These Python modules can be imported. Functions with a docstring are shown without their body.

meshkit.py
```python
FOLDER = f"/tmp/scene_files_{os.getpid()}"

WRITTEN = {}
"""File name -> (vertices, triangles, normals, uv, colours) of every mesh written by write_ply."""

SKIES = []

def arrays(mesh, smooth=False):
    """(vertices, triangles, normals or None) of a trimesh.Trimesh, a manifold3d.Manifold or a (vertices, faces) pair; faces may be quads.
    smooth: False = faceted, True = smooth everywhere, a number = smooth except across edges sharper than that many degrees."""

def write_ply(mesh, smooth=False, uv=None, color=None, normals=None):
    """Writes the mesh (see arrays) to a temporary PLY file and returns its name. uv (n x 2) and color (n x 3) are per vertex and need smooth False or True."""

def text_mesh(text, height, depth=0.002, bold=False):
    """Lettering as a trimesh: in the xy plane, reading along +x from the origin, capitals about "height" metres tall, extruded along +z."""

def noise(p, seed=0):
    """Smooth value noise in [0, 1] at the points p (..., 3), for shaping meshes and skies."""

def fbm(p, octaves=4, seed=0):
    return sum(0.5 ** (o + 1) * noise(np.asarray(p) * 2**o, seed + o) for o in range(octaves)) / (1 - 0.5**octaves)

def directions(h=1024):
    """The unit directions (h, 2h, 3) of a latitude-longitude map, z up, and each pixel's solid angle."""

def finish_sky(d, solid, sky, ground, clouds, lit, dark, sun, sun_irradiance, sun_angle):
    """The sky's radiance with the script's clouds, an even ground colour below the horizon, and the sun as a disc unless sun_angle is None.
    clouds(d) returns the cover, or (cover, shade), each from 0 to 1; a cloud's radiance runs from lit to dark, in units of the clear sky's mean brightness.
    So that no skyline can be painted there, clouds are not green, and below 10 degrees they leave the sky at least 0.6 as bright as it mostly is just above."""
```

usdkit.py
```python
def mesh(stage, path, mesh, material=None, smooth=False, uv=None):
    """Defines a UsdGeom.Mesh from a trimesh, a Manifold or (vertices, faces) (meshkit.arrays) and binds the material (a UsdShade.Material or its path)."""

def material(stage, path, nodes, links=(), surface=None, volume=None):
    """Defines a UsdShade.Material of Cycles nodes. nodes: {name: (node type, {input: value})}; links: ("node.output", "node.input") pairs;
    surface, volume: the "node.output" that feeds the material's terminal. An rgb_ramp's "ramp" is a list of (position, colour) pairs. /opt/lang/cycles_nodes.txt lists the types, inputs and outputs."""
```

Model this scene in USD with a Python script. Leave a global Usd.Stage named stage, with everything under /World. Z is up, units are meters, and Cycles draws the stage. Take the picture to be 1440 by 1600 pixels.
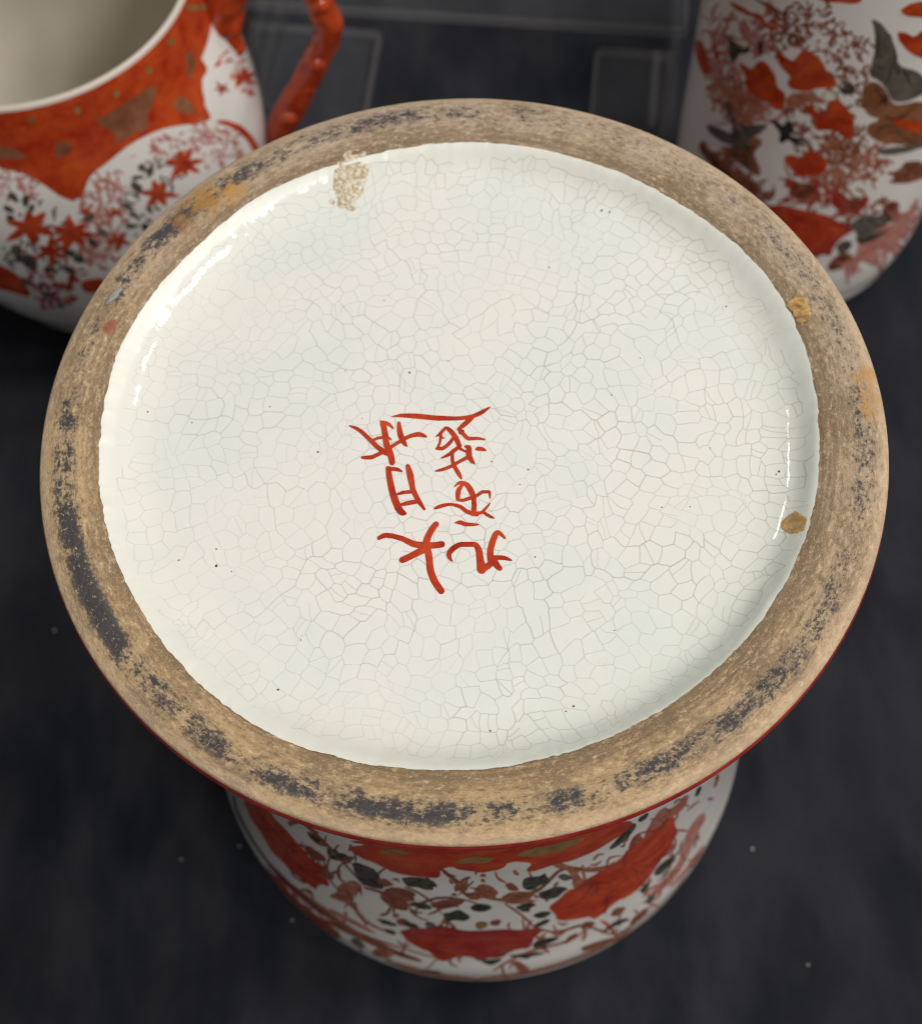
import math, random
import numpy as np, trimesh, usdkit, meshkit
from scipy.spatial import Delaunay
from scipy.interpolate import PchipInterpolator
import shapely
from shapely.geometry import Polygon, Point, LineString, MultiPoint, box
from shapely.ops import unary_union, split
from pxr import Usd, UsdGeom, UsdLux, UsdShade, Gf, Sdf

rng = np.random.default_rng(7)
random.seed(7)
stage = Usd.Stage.CreateInMemory()
UsdGeom.SetStageUpAxis(stage, UsdGeom.Tokens.z)
UsdGeom.SetStageMetersPerUnit(stage, 1.0)
stage.SetDefaultPrim(UsdGeom.Xform.Define(stage, '/World').GetPrim())
UsdGeom.Scope.Define(stage, '/World/Looks')

# ------------------------------------------------------------------ camera
F, TH, ROLL = 2200.0, 1.11857804, -0.0670008518
CP = np.array([-0.00075709, -0.09079173, 0.30097281])
fwd = np.array([0, math.cos(TH), -math.sin(TH)])
_r0 = np.array([1.0, 0, 0]); _u0 = np.cross(_r0, fwd)
RIGHT = math.cos(ROLL) * _r0 + math.sin(ROLL) * _u0
UP = np.cross(RIGHT, fwd)
cam = UsdGeom.Camera.Define(stage, '/World/camera')
cam.AddTransformOp().Set(Gf.Matrix4d(*RIGHT, 0, *UP, 0, *(-fwd), 0, *CP, 1))
cam.CreateHorizontalApertureAttr(36.0); cam.CreateVerticalApertureAttr(40.0)
cam.CreateFocalLengthAttr(F / 1440 * 36)
cam.CreateClippingRangeAttr(Gf.Vec2f(0.01, 50))
cam.CreateFStopAttr(33.0); cam.CreateFocusDistanceAttr(0.172)
cam.CreateExposureAttr(0.37)

# ------------------------------------------------------------------ light (room with ceiling tubes)
def rect_light(name, loc, target, w, h, inten, col):
    L = UsdLux.RectLight.Define(stage, '/World/' + name)
    L.CreateWidthAttr(w); L.CreateHeightAttr(h); L.CreateIntensityAttr(inten); L.CreateColorAttr(Gf.Vec3f(*col))
    L.CreateNormalizeAttr(False)
    z = np.array(loc, float) - np.array(target, float); z /= np.linalg.norm(z)
    x = np.cross([0, 1.0, 0], z); x /= np.linalg.norm(x); y = np.cross(z, x)
    L.AddTransformOp().Set(Gf.Matrix4d(*x, 0, *y, 0, *z, 0, *loc, 1))
WARM = (1.0, 0.955, 0.90)
rect_light('ceiling_lamp', (0.95, 0.62, 1.70), (0, 0, 0), 0.11, 0.22, 54.0, WARM)
rect_light('ceiling_lamp_001', (1.0, 0.08, 1.70), (0, 0, 0), 0.14, 0.34, 68.0, WARM)
rect_light('ceiling_lamp_002', (1.0, -0.50, 1.70), (0, 0, 0), 0.11, 0.18, 58.0, WARM)
rect_light('ceiling_lamp_003', (-0.75, 1.25, 1.75), (0, 0, 0), 0.14, 0.42, 10.5, WARM)
rect_light('ceiling_lamp_004', (0.80, -1.20, 1.60), (0, 0, 0), 0.26, 0.9, 19.0, WARM)
dome = UsdLux.DomeLight.Define(stage, '/World/room_light')
usdkit.material(stage, '/World/Looks/room_air', {'b': ('background_shader', {'color': (1.0, 0.965, 0.93), 'strength': 0.11})}, [], surface='b.background')
UsdShade.MaterialBindingAPI.Apply(dome.GetPrim()).Bind(UsdShade.Material.Get(stage, '/World/Looks/room_air'))

# ------------------------------------------------------------------ helpers
names = {}
def numbered(parent, name):
    k = names.get((parent, name), 0); names[(parent, name)] = k + 1
    return f'{parent}/{name}' if k == 0 else f'{parent}/{name}_{k:03d}'
def setd(prim, **kw):
    for k, v in kw.items():
        if v: prim.SetCustomDataByKey(k, v)
def thing(name, label, cat, loc=(0, 0, 0), group=None):
    p = numbered('/World', name)
    x = UsdGeom.Xform.Define(stage, p); x.AddTranslateOp().Set(Gf.Vec3d(*map(float, loc)))
    setd(x.GetPrim(), label=label, category=cat, group=group)
    return p
def obj(name, mesh, mat, parent='/World', smooth=True, **kw):
    p = numbered(parent, name)
    m = usdkit.mesh(stage, p, mesh, mat, smooth=smooth)
    setd(m.GetPrim(), **kw)
    return p

class G:
    """A small composer of Cycles node graphs."""
    def __init__(s): s.n, s.l, s.k = {}, [], 0
    def node(s, kind, out, **inp):
        s.k += 1; nm = f'n{s.k}'; vals = {}
        for k, v in inp.items():
            if isinstance(v, str) and '.' in v and v.split('.')[0] in s.n: s.l.append((v, f'{nm}.{k}'))
            else: vals[k] = v
        s.n[nm] = (kind, vals)
        return f'{nm}.{out}'
    def pos(s): return s.node('texture_coordinate', 'object')
    def m(s, op, a, b=0.0, c=0.0): return s.node('math', 'value', math_type=op, value1=a, value2=b, value3=c)
    def noise(s, v, scale, detail=3.0, rough=0.55, dist=0.0): return s.node('noise_texture', 'fac', vector=v, scale=scale, detail=detail, roughness=rough, distortion=dist)
    def step(s, v, a, b, lo=0.0, hi=1.0): return s.node('map_range', 'result', range_type='smoothstep', value=v, from_min=a, from_max=b, to_min=lo, to_max=hi)
    def lin(s, v, a, b, lo=0.0, hi=1.0): return s.node('map_range', 'result', range_type='linear', value=v, from_min=a, from_max=b, to_min=lo, to_max=hi, clamp=True)
    def mix(s, f, a, b, t='mix'): return s.node('mix', 'color', mix_type=t, fac=f, color1=a, color2=b)
    def xyz(s, v):
        q = s.node('separate_xyz', 'x', vector=v).split('.')[0]
        return q + '.x', q + '.y', q + '.z'
    def comb(s, x, y, z): return s.node('combine_xyz', 'vector', x=x, y=y, z=z)
    def done(s, name, **p):
        bsdf = s.node('principled_bsdf', 'BSDF', **p)
        return usdkit.material(stage, '/World/Looks/' + name, s.n, s.l, surface=bsdf)

# camera rays (used to lay painted motifs on the real surfaces where the photograph shows them)
def ray(px, py): return fwd + RIGHT * ((px - 720) / F) + UP * ((800 - py) / F)
def at(px, py, z):
    d = ray(px, py); return CP + d * ((z - CP[2]) / d[2])

class Rev:
    """A surface of revolution about a vertical axis at (cx, cy); rz = outer profile r(z)."""
    def __init__(s, cx, cy, pts):
        s.c = np.array([cx, cy]); p = np.array(sorted(pts)); s.z0, s.z1 = p[0, 0], p[-1, 0]
        s.f = PchipInterpolator(p[:, 0], p[:, 1]); s.ref = float(p[:, 1].max())
    def hit(s, px, py):
        d = ray(px, py)
        ta, tb = (s.z1 - CP[2]) / d[2], (s.z0 - CP[2]) / d[2]
        t = np.linspace(ta, tb, 500)
        P = CP + d * t[:, None]
        g = np.hypot(P[:, 0] - s.c[0], P[:, 1] - s.c[1]) - s.f(np.clip(P[:, 2], s.z0, s.z1))
        k = np.nonzero((g[:-1] > 0) & (g[1:] <= 0))[0]
        if len(k) == 0:
            i = int(np.argmin(np.abs(g))); q = P[i]         # just off the outline: the nearest point of the surface
        else:
            i = k[0]; w = g[i] / (g[i] - g[i + 1]); q = P[i] * (1 - w) + P[i + 1] * w
        return math.atan2(q[1] - s.c[1], q[0] - s.c[0]), q[2]
    def unroll(s, pts, phi0):
        out = []
        for x, y in pts:
            a, z = s.hit(x, y); a = (a - phi0 + math.pi) % (2 * math.pi) - math.pi
            out.append((a * s.ref, z))
        return out
    def lay(s, poly, phi0, off, step=0.0012):
        """A polygon in unrolled coordinates (arc, z) as a thin layer of enamel on the surface (local coordinates)."""
        v, f = triangulate(poly, step)
        if len(f) == 0: return None
        a = v[:, 0] / s.ref + phi0; z = np.clip(v[:, 1], s.z0, s.z1)
        dr = s.f(z, 1); nl = np.sqrt(1 + dr ** 2)
        r = s.f(z) + off / nl; zz = z - off * dr / nl
        V = np.c_[r * np.cos(a), r * np.sin(a), zz]
        return V, f

def triangulate(poly, step):
    polys = [g for g in getattr(poly, 'geoms', [poly]) if g.geom_type == 'Polygon' and g.area > 1e-9]
    V, Fs, n = [], [], 0
    for g in polys:
        g = g.simplify(step * 0.06)
        b = shapely.segmentize(g, step)
        pts = [np.array(b.exterior.coords)[:-1]] + [np.array(i.coords)[:-1] for i in b.interiors]
        x0, y0, x1, y1 = g.bounds
        gx, gy = np.meshgrid(np.arange(x0, x1, step), np.arange(y0, y1, step))
        q = np.c_[gx.ravel(), gy.ravel()]
        if len(q):
            q = q[shapely.contains_xy(g.buffer(-step * 0.35), q[:, 0], q[:, 1])]
            pts.append(q)
        p = np.unique(np.round(np.vstack(pts), 8), axis=0)
        if len(p) < 3: continue
        try: t = Delaunay(p).simplices
        except Exception: continue
        c = p[t].mean(1)
        t = t[shapely.contains_xy(g.buffer(1e-7), c[:, 0], c[:, 1])]
        a, bb, cc = p[t[:, 0]], p[t[:, 1]], p[t[:, 2]]
        cr = (bb[:, 0] - a[:, 0]) * (cc[:, 1] - a[:, 1]) - (bb[:, 1] - a[:, 1]) * (cc[:, 0] - a[:, 0])
        t = t[np.abs(cr) > 1e-14]; cr = cr[np.abs(cr) > 1e-14]
        t[cr < 0] = t[cr < 0][:, ::-1]
        V.append(p); Fs.append(t + n); n += len(p)
    if not V: return np.zeros((0, 2)), np.zeros((0, 3), int)
    return np.vstack(V), np.vstack(Fs)

def smooth_ring(pts, it=2):
    p = np.array(pts, float)
    for _ in range(it):
        q = np.roll(p, -1, 0); p = np.stack([p * .75 + q * .25, p * .25 + q * .75], 1).reshape(-1, 2)
    return p
def spline(pts, n=8):
    p = np.array(pts, float)
    d = np.r_[0, np.cumsum(np.linalg.norm(np.diff(p[:, :2], axis=0), axis=1) + 1e-9)]
    t = np.interp(np.linspace(0, len(p) - 1, (len(p) - 1) * n + 1), np.arange(len(p)), d)
    return np.c_[[np.interp(t, d, p[:, k]) if len(p) < 3 else PchipInterpolator(d, p[:, k])(t) for k in range(p.shape[1])]].T
def brush(pts, n=7):
    """A brush stroke (x, y, width) as a polygon."""
    q = spline(pts, n)
    disc = [Point(x, y).buffer(max(w, .5) * .47, 8) for x, y, w in q]
    return unary_union([a.union(b).convex_hull for a, b in zip(disc[:-1], disc[1:])])
def revolve(prof, n=360, wob=None):
    """(r, z) profile, bottom/outside first; returns an outward-facing mesh; wob(r, a, z) -> (r, z)."""
    p = np.array(prof, float); a = np.linspace(0, 2 * np.pi, n, endpoint=False)
    r = np.repeat(p[:, 0][:, None], n, 1); z = np.repeat(p[:, 1][:, None], n, 1); A = np.repeat(a[None], len(p), 0)
    if wob is not None: r, z = wob(r, A, z)
    V = np.stack([r * np.cos(A), r * np.sin(A), z], -1).reshape(-1, 3)
    i, j = np.meshgrid(np.arange(len(p) - 1), np.arange(n), indexing='ij'); j2 = (j + 1) % n
    q = np.stack([i * n + j, i * n + j2, (i + 1) * n + j2, (i + 1) * n + j], -1).reshape(-1, 4)
    return V, np.vstack([q[:, [0, 1, 2]], q[:, [0, 2, 3]]])
def dense(pts, n):
    """A smooth curve through (r, z) points, n samples."""
    p = np.array(pts, float); d = np.r_[0, np.cumsum(np.linalg.norm(np.diff(p, axis=0), axis=1))]
    t = np.linspace(0, d[-1], n)
    return np.c_[PchipInterpolator(d, p[:, 0])(t), PchipInterpolator(d, p[:, 1])(t)]
def cat(parts):
    parts = [q for q in parts if q is not None and len(q[1])]
    V, Fs, n = [], [], 0
    for v, f in parts: V.append(v); Fs.append(f + n); n += len(v)
    return (np.vstack(V), np.vstack(Fs)) if V else None
def turned(m, a):
    c, s = math.cos(a), math.sin(a); v = m[0].copy(); v[:, :2] = v[:, :2] @ np.array([[c, s], [-s, c]])
    return v, m[1]

# ------------------------------------------------------------------ materials
def enamel(name, c1, c2, scale=220., rough=0.22, spec=0.5, pool=0.5):
    g = G(); p = g.pos()
    n = g.noise(p, scale, 4, .6); n2 = g.noise(p, scale * 6, 3, .6)
    f = g.lin(g.m('add', g.m('multiply', n, .75), g.m('multiply', n2, .25)), .5 - .5 * pool * .5, .5 + .5 * pool * .5)
    return g.done(name, base_color=g.mix(f, c1, c2), roughness=rough, specular_ior_level=spec)
M = {}
M['red'] = enamel('red_enamel', (.40, .028, .008), (.60, .085, .018))
M['orange'] = enamel('orange_enamel', (.40, .034, .007), (.60, .088, .017))
M['maroon'] = enamel('maroon_and_shaded_red', (.30, .022, .016), (.44, .06, .04))  # dark brush red; on the jar's lower flower it is red with shade mixed in
M['salmon'] = enamel('salmon_enamel', (.30, .085, .045), (.50, .21, .13), 500.)
M['brown'] = enamel('brown_enamel', (.17, .045, .02), (.34, .12, .065), 400.)
M['tan'] = enamel('tan_enamel', (.20, .072, .03), (.32, .135, .07), 250.)
M['olive'] = enamel('olive_enamel', (.045, .042, .030), (.11, .10, .074), 500.)
M['slate'] = enamel('slate_enamel', (.095, .08, .062), (.17, .145, .12), 250.)
M['black'] = enamel('black_enamel', (.012, .012, .012), (.05, .048, .045), 500.)
M['pink'] = enamel('pink_enamel', (.42, .13, .10), (.62, .30, .25), 500.)
M['gold'] = enamel('gold_enamel', (.20, .11, .035), (.34, .20, .075), 500., .35)
M['mark'] = enamel('mark_red', (.33, .016, .007), (.60, .075, .022), 330., .2, .5, .75)

def porcelain(name, c=(.86, .83, .795), rough=.1):
    g = G(); p = g.pos()
    f = g.step(g.noise(p, 60., 3), .35, .65)
    h = g.node('bump', 'normal', strength=.12, distance=.0006, height=g.noise(p, 160., 2))
    return g.done(name, base_color=g.mix(f, tuple(x * .95 for x in c), c), roughness=rough, normal=h, specular_ior_level=.5)
M['porcelain'] = porcelain('white_porcelain')
M['inside'] = porcelain('shaded_inside_glaze', (.62, .575, .49), .2)  # bowl interior: glaze colour darkened to carry the shade inside

def glaze():
    g = G(); p = g.pos(); x, y, z = g.xyz(p)
    r = g.m('sqrt', g.m('add', g.m('multiply', x, x), g.m('multiply', y, y)))
    a = g.step(g.noise(p, 42., 2, .5, .6), .40, .62)
    col = g.mix(a, (.765, .800, .765), (.825, .812, .770))
    b = g.step(g.noise(p, 90., 3, .5, .3), .5, .75)
    col = g.mix(g.m('multiply', b, .5), col, (.84, .832, .79))
    col = g.mix(g.step(r, .036, .0455, 0, .55), col, (.775, .79, .70))           # glaze pools greenish towards the wall
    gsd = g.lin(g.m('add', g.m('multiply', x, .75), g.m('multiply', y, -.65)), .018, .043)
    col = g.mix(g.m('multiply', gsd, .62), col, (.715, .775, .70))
    st = g.step(g.noise(p, 130., 5, .7), .66, .74)
    col = g.mix(g.m('multiply', st, .22), col, (.66, .56, .36))
    cells = g.node('voronoi_texture', 'distance', feature='distance_to_edge', vector=p, scale=520., randomness=1.0)
    h1 = g.m('multiply', g.noise(p, 210., 2), 1.0)
    h2 = g.m('multiply', g.step(cells, 0, .25), .10)
    nrm = g.node('bump', 'normal', strength=.12, distance=.0004, height=g.m('add', h1, h2))
    return g.done('crackled_glaze', base_color=col, roughness=g.step(r, .0450, .0461, .07, .42), normal=nrm, specular_ior_level=.5)
M['glaze'] = glaze()

def biscuit():
    g = G(); p = g.pos(); x, y, z = g.xyz(p)
    r = g.m('sqrt', g.m('add', g.m('multiply', x, x), g.m('multiply', y, y)))
    cx, cy = g.m('divide', x, r), g.m('divide', y, r)
    streak = g.noise(g.comb(g.m('multiply', cx, 5.), g.m('multiply', cy, 5.), g.m('multiply', r, 1700.)), 1.0, 4, .6)
    t1 = g.noise(g.comb(g.m('multiply', cx, 42.), g.m('multiply', cy, 42.), g.m('multiply', r, 1900.)), 1.0, 6, .72, .3)
    t3 = g.noise(g.comb(g.m('multiply', cx, 150.), g.m('multiply', cy, 150.), g.m('multiply', r, 5200.)), 1.0, 4, .7)
    fine = g.noise(p, 3000., 3, .65)
    mid = g.noise(p, 620., 4, .62, .4)
    big = g.noise(p, 130., 3, .55)
    huge = g.noise(p, 38., 2, .5)
    # pale pinkish clay at the back and right, golden at the front left
    side = g.lin(g.m('add', g.m('multiply', cx, -.45), g.m('multiply', cy, -.85)), -.8, .7)
    col = g.mix(side, (.49, .375, .275), (.53, .365, .185))
    col = g.mix(g.step(g.m('add', g.m('multiply', big, .5), g.m('multiply', t1, .5)), .44, .60, 0., .75), col, (.26, .175, .095))
    inner = g.step(r, .0470, .0503, 1., 0.)                                     # browner, wiped with streaks, towards the glaze
    col = g.mix(g.m('multiply', inner, g.step(streak, .30, .60, .40, .95)), col, (.225, .155, .09))
    col = g.mix(g.step(streak, .54, .70, 0, .45), col, (.24, .165, .095))
    col = g.mix(g.step(t1, .50, .66, 0, .60), col, (.20, .135, .08))
    col = g.mix(g.step(t1, .34, .46, .60, 0.), col, (.74, .58, .385))
    col = g.mix(g.step(t3, .54, .68, 0, .50), col, (.19, .135, .085))
    col = g.mix(g.step(t3, .34, .44, .40, 0.), col, (.78, .64, .45))
    lipm = g.step(r, .0532, .0545)
    col = g.mix(g.m('multiply', lipm, .45), col, (.64, .49, .345))
    # soot-dark wear on the resting line
    band = g.m('multiply', g.step(r, .0490, .0512), g.step(r, .0521, .0543, 1., 0.))
    gain = g.lin(g.m('add', g.m('multiply', cx, -.93), g.m('multiply', cy, -.42)), -1., .75, .42, 1.)
    patch = g.step(g.m('add', g.m('multiply', g.noise(p, 160., 4, .6), .65), g.m('multiply', huge, .35)),   .31, .60)
    bl = g.m('multiply', g.m('multiply', band, gain), patch)
    spv = g.m('add', g.m('multiply', t1, .45), g.m('add', g.m('multiply', t3, .22), g.m('multiply', g.noise(p, 1300., 4, .7), .33)))
    spk = g.step(g.m('add', spv, g.m('multiply', bl, .25)), .585, .700)
    col = g.mix(g.m('multiply', bl, .55), col, (.15, .135, .13))
    col = g.mix(g.m('multiply', spk, g.m('add', .35, g.m('multiply', band, .57))), col, (.040, .041, .050))
    lit = g.step(g.noise(p, 2100., 3, .7, .5), .60, .68)
    col = g.mix(g.m('multiply', lit, g.m('multiply', band, .5)), col, (.70, .56, .36))
    # rusty seepage at the upper left and on the right outer edge
    for (qx, qy, qr, cc, amt) in RUST:
        d = g.node('math', 'value', math_type='sqrt', value1=g.m('add', g.m('power', g.m('subtract', x, qx), 2.), g.m('power', g.m('subtract', y, qy), 2.)))
        d = g.m('add', d, g.m('multiply', g.m('subtract', g.m('add', g.m('multiply', mid, .5), g.m('multiply', t1, .5)), .5), qr * 4.5))
        col = g.mix(g.step(d, qr * .35, qr * 1.05, amt, 0.), col, cc)
    grain = g.m('add', g.m('multiply', t3, .5), g.m('add', g.m('multiply', t1, .9), g.m('multiply', streak, .5)))
    nrm = g.node('bump', 'normal', strength=.55, distance=.00035, height=grain)
    return g.done('unglazed_clay', base_color=col, roughness=g.lin(fine, .3, .7, .5, .85), normal=nrm, specular_ior_level=.35)
H = 0.1416
RUST = []
for (px, py, rr, cc, amt) in [(318, 312, .0032, (.42, .22, .05), .8), (360, 300, .0026, (.50, .27, .06), .75), (285, 345, .0024, (.30, .15, .05), .7),
                              (1352, 585, .0022, (.52, .28, .08), .7), (1358, 640, .0020, (.50, .27, .08), .6), (170, 512, .0012, (.32, .07, .04), .8),
                              (150, 1180, .002, (.5, .3, .1), .3), (1360, 615, .002, (.5, .28, .1), .5)]:
    q = at(px, py, .1414); RUST.append((float(q[0]), float(q[1]), rr, cc, amt))
M['biscuit'] = biscuit()

def cloth():
    g = G(); p = g.pos()
    pm = g.node('mapping', 'vector', vector=p, scale=(1., .45, 1.), rotation=(0, 0, .12))
    a = g.step(g.noise(pm, 55., 5, .6), .34, .70)
    b = g.step(g.noise(p, 18., 3, .5), .35, .68)
    fz = g.noise(p, 2400., 3, .7)
    col = g.mix(a, (.0088, .0112, .0165), (.0295, .0310, .0385))
    col = g.mix(g.m('multiply', b, .5), col, (.026, .025, .031))
    col = g.mix(g.step(g.noise(p, 5200., 2, .6), .70, .78, 0, .30), col, (.10, .10, .105))
    nrm = g.node('bump', 'normal', strength=.5, distance=.0006, height=g.m('add', g.m('multiply', fz, .6), g.m('multiply', g.noise(pm, 200., 4), .9)))
    return g.done('black_felt', base_color=col, roughness=.95, specular_ior_level=.08, normal=nrm, sheen_weight=.10, sheen_roughness=.45, sheen_tint=(.9, .92, 1.))
M['cloth'] = cloth()
def plain(name, col, rough, **kw):
    g = G(); return g.done(name, base_color=col, roughness=rough, **kw)
M['lint'] = plain('lint_fibre', (.30, .29, .27), .9)
M['spot'] = plain('dark_speck', (.045, .032, .02), .5)
M['brownspot'] = plain('brown_speck', (.22, .13, .06), .5)
M['redline'] = enamel('red_line', (.26, .016, .014), (.40, .04, .03), 300., .25)
g = G(); p = g.pos(); n = g.noise(p, 1300., 4, .65)
pb_ = g.node('principled_bsdf', 'BSDF', base_color=g.mix(g.step(n, .35, .65), (.50, .26, .06), (.70, .46, .18)), roughness=.3)
mx = g.node('mix_closure', 'closure', fac=g.step(g.noise(p, 700., 4, .65), .32, .58, .25, .88), closure1=g.node('transparent_bsdf', 'BSDF', color=(1., 1., 1.)), closure2=pb_)
M['rust'] = usdkit.material(stage, '/World/Looks/orange_residue', g.n, g.l, surface=mx)
g = G(); p = g.pos(); n = g.noise(p, 1900., 4, .65)
M['grit'] = g.done('kiln_grit', base_color=g.mix(g.step(n, .4, .6), (.50, .38, .23), (.80, .73, .60)), roughness=.6,
                   normal=g.node('bump', 'normal', strength=.8, distance=.0005, height=n))
# craze lines: stain seen through the clear glaze
for nm_, lo_, hi_ in (('craze', .13, .31), ('craze_main', .20, .40)):
    g = G(); p = g.pos(); x, y, z = g.xyz(p)
    side = g.lin(g.m('add', x, g.m('multiply', y, -.35)), -.01, .035)
    cr = g.mix(side, (.46, .47, .44), (.50, .43, .28))
    tr = g.node('transparent_bsdf', 'BSDF', color=(1., 1., 1.)); di = g.node('diffuse_bsdf', 'BSDF', color=cr)
    k = g.m('multiply', g.step(g.noise(p, 75., 3), .30, .70, lo_, hi_), g.lin(x, -.038, .012, .58, 1.))
    mx = g.node('mix_closure', 'closure', fac=k, closure1=tr, closure2=di)
    M[nm_] = usdkit.material(stage, '/World/Looks/' + nm_ + '_stain', g.n, g.l, surface=mx)
def acrylic(name, haze, col):
    g = G(); fr = g.node('fresnel', 'fac', IOR=1.12)
    t = g.node('transparent_bsdf', 'BSDF', color=(1., 1., 1.)); gl = g.node('glossy_bsdf', 'BSDF', color=(1., 1., 1.), roughness=.01)
    d = g.node('diffuse_bsdf', 'BSDF', color=col)
    a = g.node('mix_closure', 'closure', fac=haze, closure1=t, closure2=d)
    b = g.node('mix_closure', 'closure', fac=fr, closure1=a, closure2=gl)
    return usdkit.material(stage, '/World/Looks/' + name, g.n, g.l, surface=b)
M['acrylic'] = acrylic('clear_acrylic', .016, (.6, .6, .62))
M['acrylic_edge'] = acrylic('cut_acrylic_edge', .055, (.62, .57, .57))

# ------------------------------------------------------------------ cloth
xs = np.linspace(-.6, .6, 401); ys = np.linspace(-.5, .8, 435)
X, Y = np.meshgrid(xs, ys); P3 = np.stack([X * 11, Y * 11, 0 * X], -1)
Z = -.0004 - .0016 * meshkit.fbm(P3 + 7.3, 4, 3) - .0005 * meshkit.noise(P3 * 6.0, 5)
V = np.stack([X, Y, Z], -1).reshape(-1, 3)
i, j = np.meshgrid(np.arange(len(ys) - 1), np.arange(len(xs) - 1), indexing='ij'); n = len(xs)
q = np.stack([i * n + j, i * n + j + 1, (i + 1) * n + j + 1, (i + 1) * n + j], -1).reshape(-1, 4)
obj('black_cloth', (V, q), M['cloth'], label='matt black felt cloth spread under all the pottery', kind='structure')

# ================================================================== the upturned jar
JAR = thing('porcelain_jar', 'large upturned painted jar showing its white crackled base with red brush mark', 'jar')
# outer wall r(z) in world height
WALL = [(0.0, .0400), (.0025, .0425), (.006, .0468), (.0105, .0513), (.0165, .0535), (.024, .0534), (.035, .0521), (.05, .0504), (.07, .0489), (.09, .0482), (.11, .0482), (.122, .0490), (.131, .0512), (.1362, .0538)]
jar = Rev(0, 0, WALL)
zz = np.linspace(0, .1362, 150)
outer = np.c_[jar.f(zz), zz]
mouth = dense([(.0375, .0900), (.0378, .06), (.0390, .02), (.0385, .004), (.0390, .0004), (.0400, 0.0)], 40)
obj('body', revolve(np.vstack([mouth[:-1], outer]), 400), M['porcelain'], JAR)
obj('foot_line', revolve(dense([(.0534, .1358), (.05445, .1366), (.0551, .1380), (.05530, .1392), (.05505, .1401)], 24), 400), M['redline'], JAR, label='thin red line round the foot')
# the unglazed foot ring
FOOT = [(.05490, .1398), (.05508, .1402), (.05495, .1406), (.05455, .1409), (.0539, .1412), (.0530, .14145), (.0518, .14158), (.0504, .1415), (.0490, .14135), (.0478, .14115), (.0466, .14085), (.0457, .1402), (.0449, .1388), (.0445, .1375)]
fp = dense(FOOT, 400); fp = fp[fp[:, 0].argmax():]; footz = PchipInterpolator(fp[::-1, 0], fp[::-1, 1])
EDGE = [(-180, 47.1), (-162, 47.1), (-149, 47.1), (-136, 47.2), (-122, 47.5), (-112, 46.9), (-97, 46.3), (-81, 46.1), (-64, 45.75), (-44, 45.8), (-30, 46.0), (-4, 46.1), (9, 46.8), (23, 47.3), (42, 46.3), (59, 46.1), (86, 46.4), (100, 46.1), (112, 46.5), (122, 47.1), (140, 46.6), (154, 47.4), (165, 47.6), (172, 47.1), (180, 47.1)]
ED = np.array(EDGE)
def edge_shift(a):
    e = np.stack([np.cos(a) * 26, np.sin(a) * 26, 0 * a], -1); e2 = np.stack([np.cos(a) * 70, np.sin(a) * 70, 0 * a], -1)
    dg = np.degrees((a + np.pi) % (2 * np.pi) - np.pi)
    sm = sum(np.interp((dg + d + 180) % 360 - 180, ED[:, 0], ED[:, 1]) for d in (-6, -3, 0, 3, 6)) / 5
    lo_ = sm * .001 - .0466 + (meshkit.fbm(e, 2, 2) - .5) * .00030
    return lo_, (meshkit.fbm(e2, 2, 4) - .5) * .00022
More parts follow.
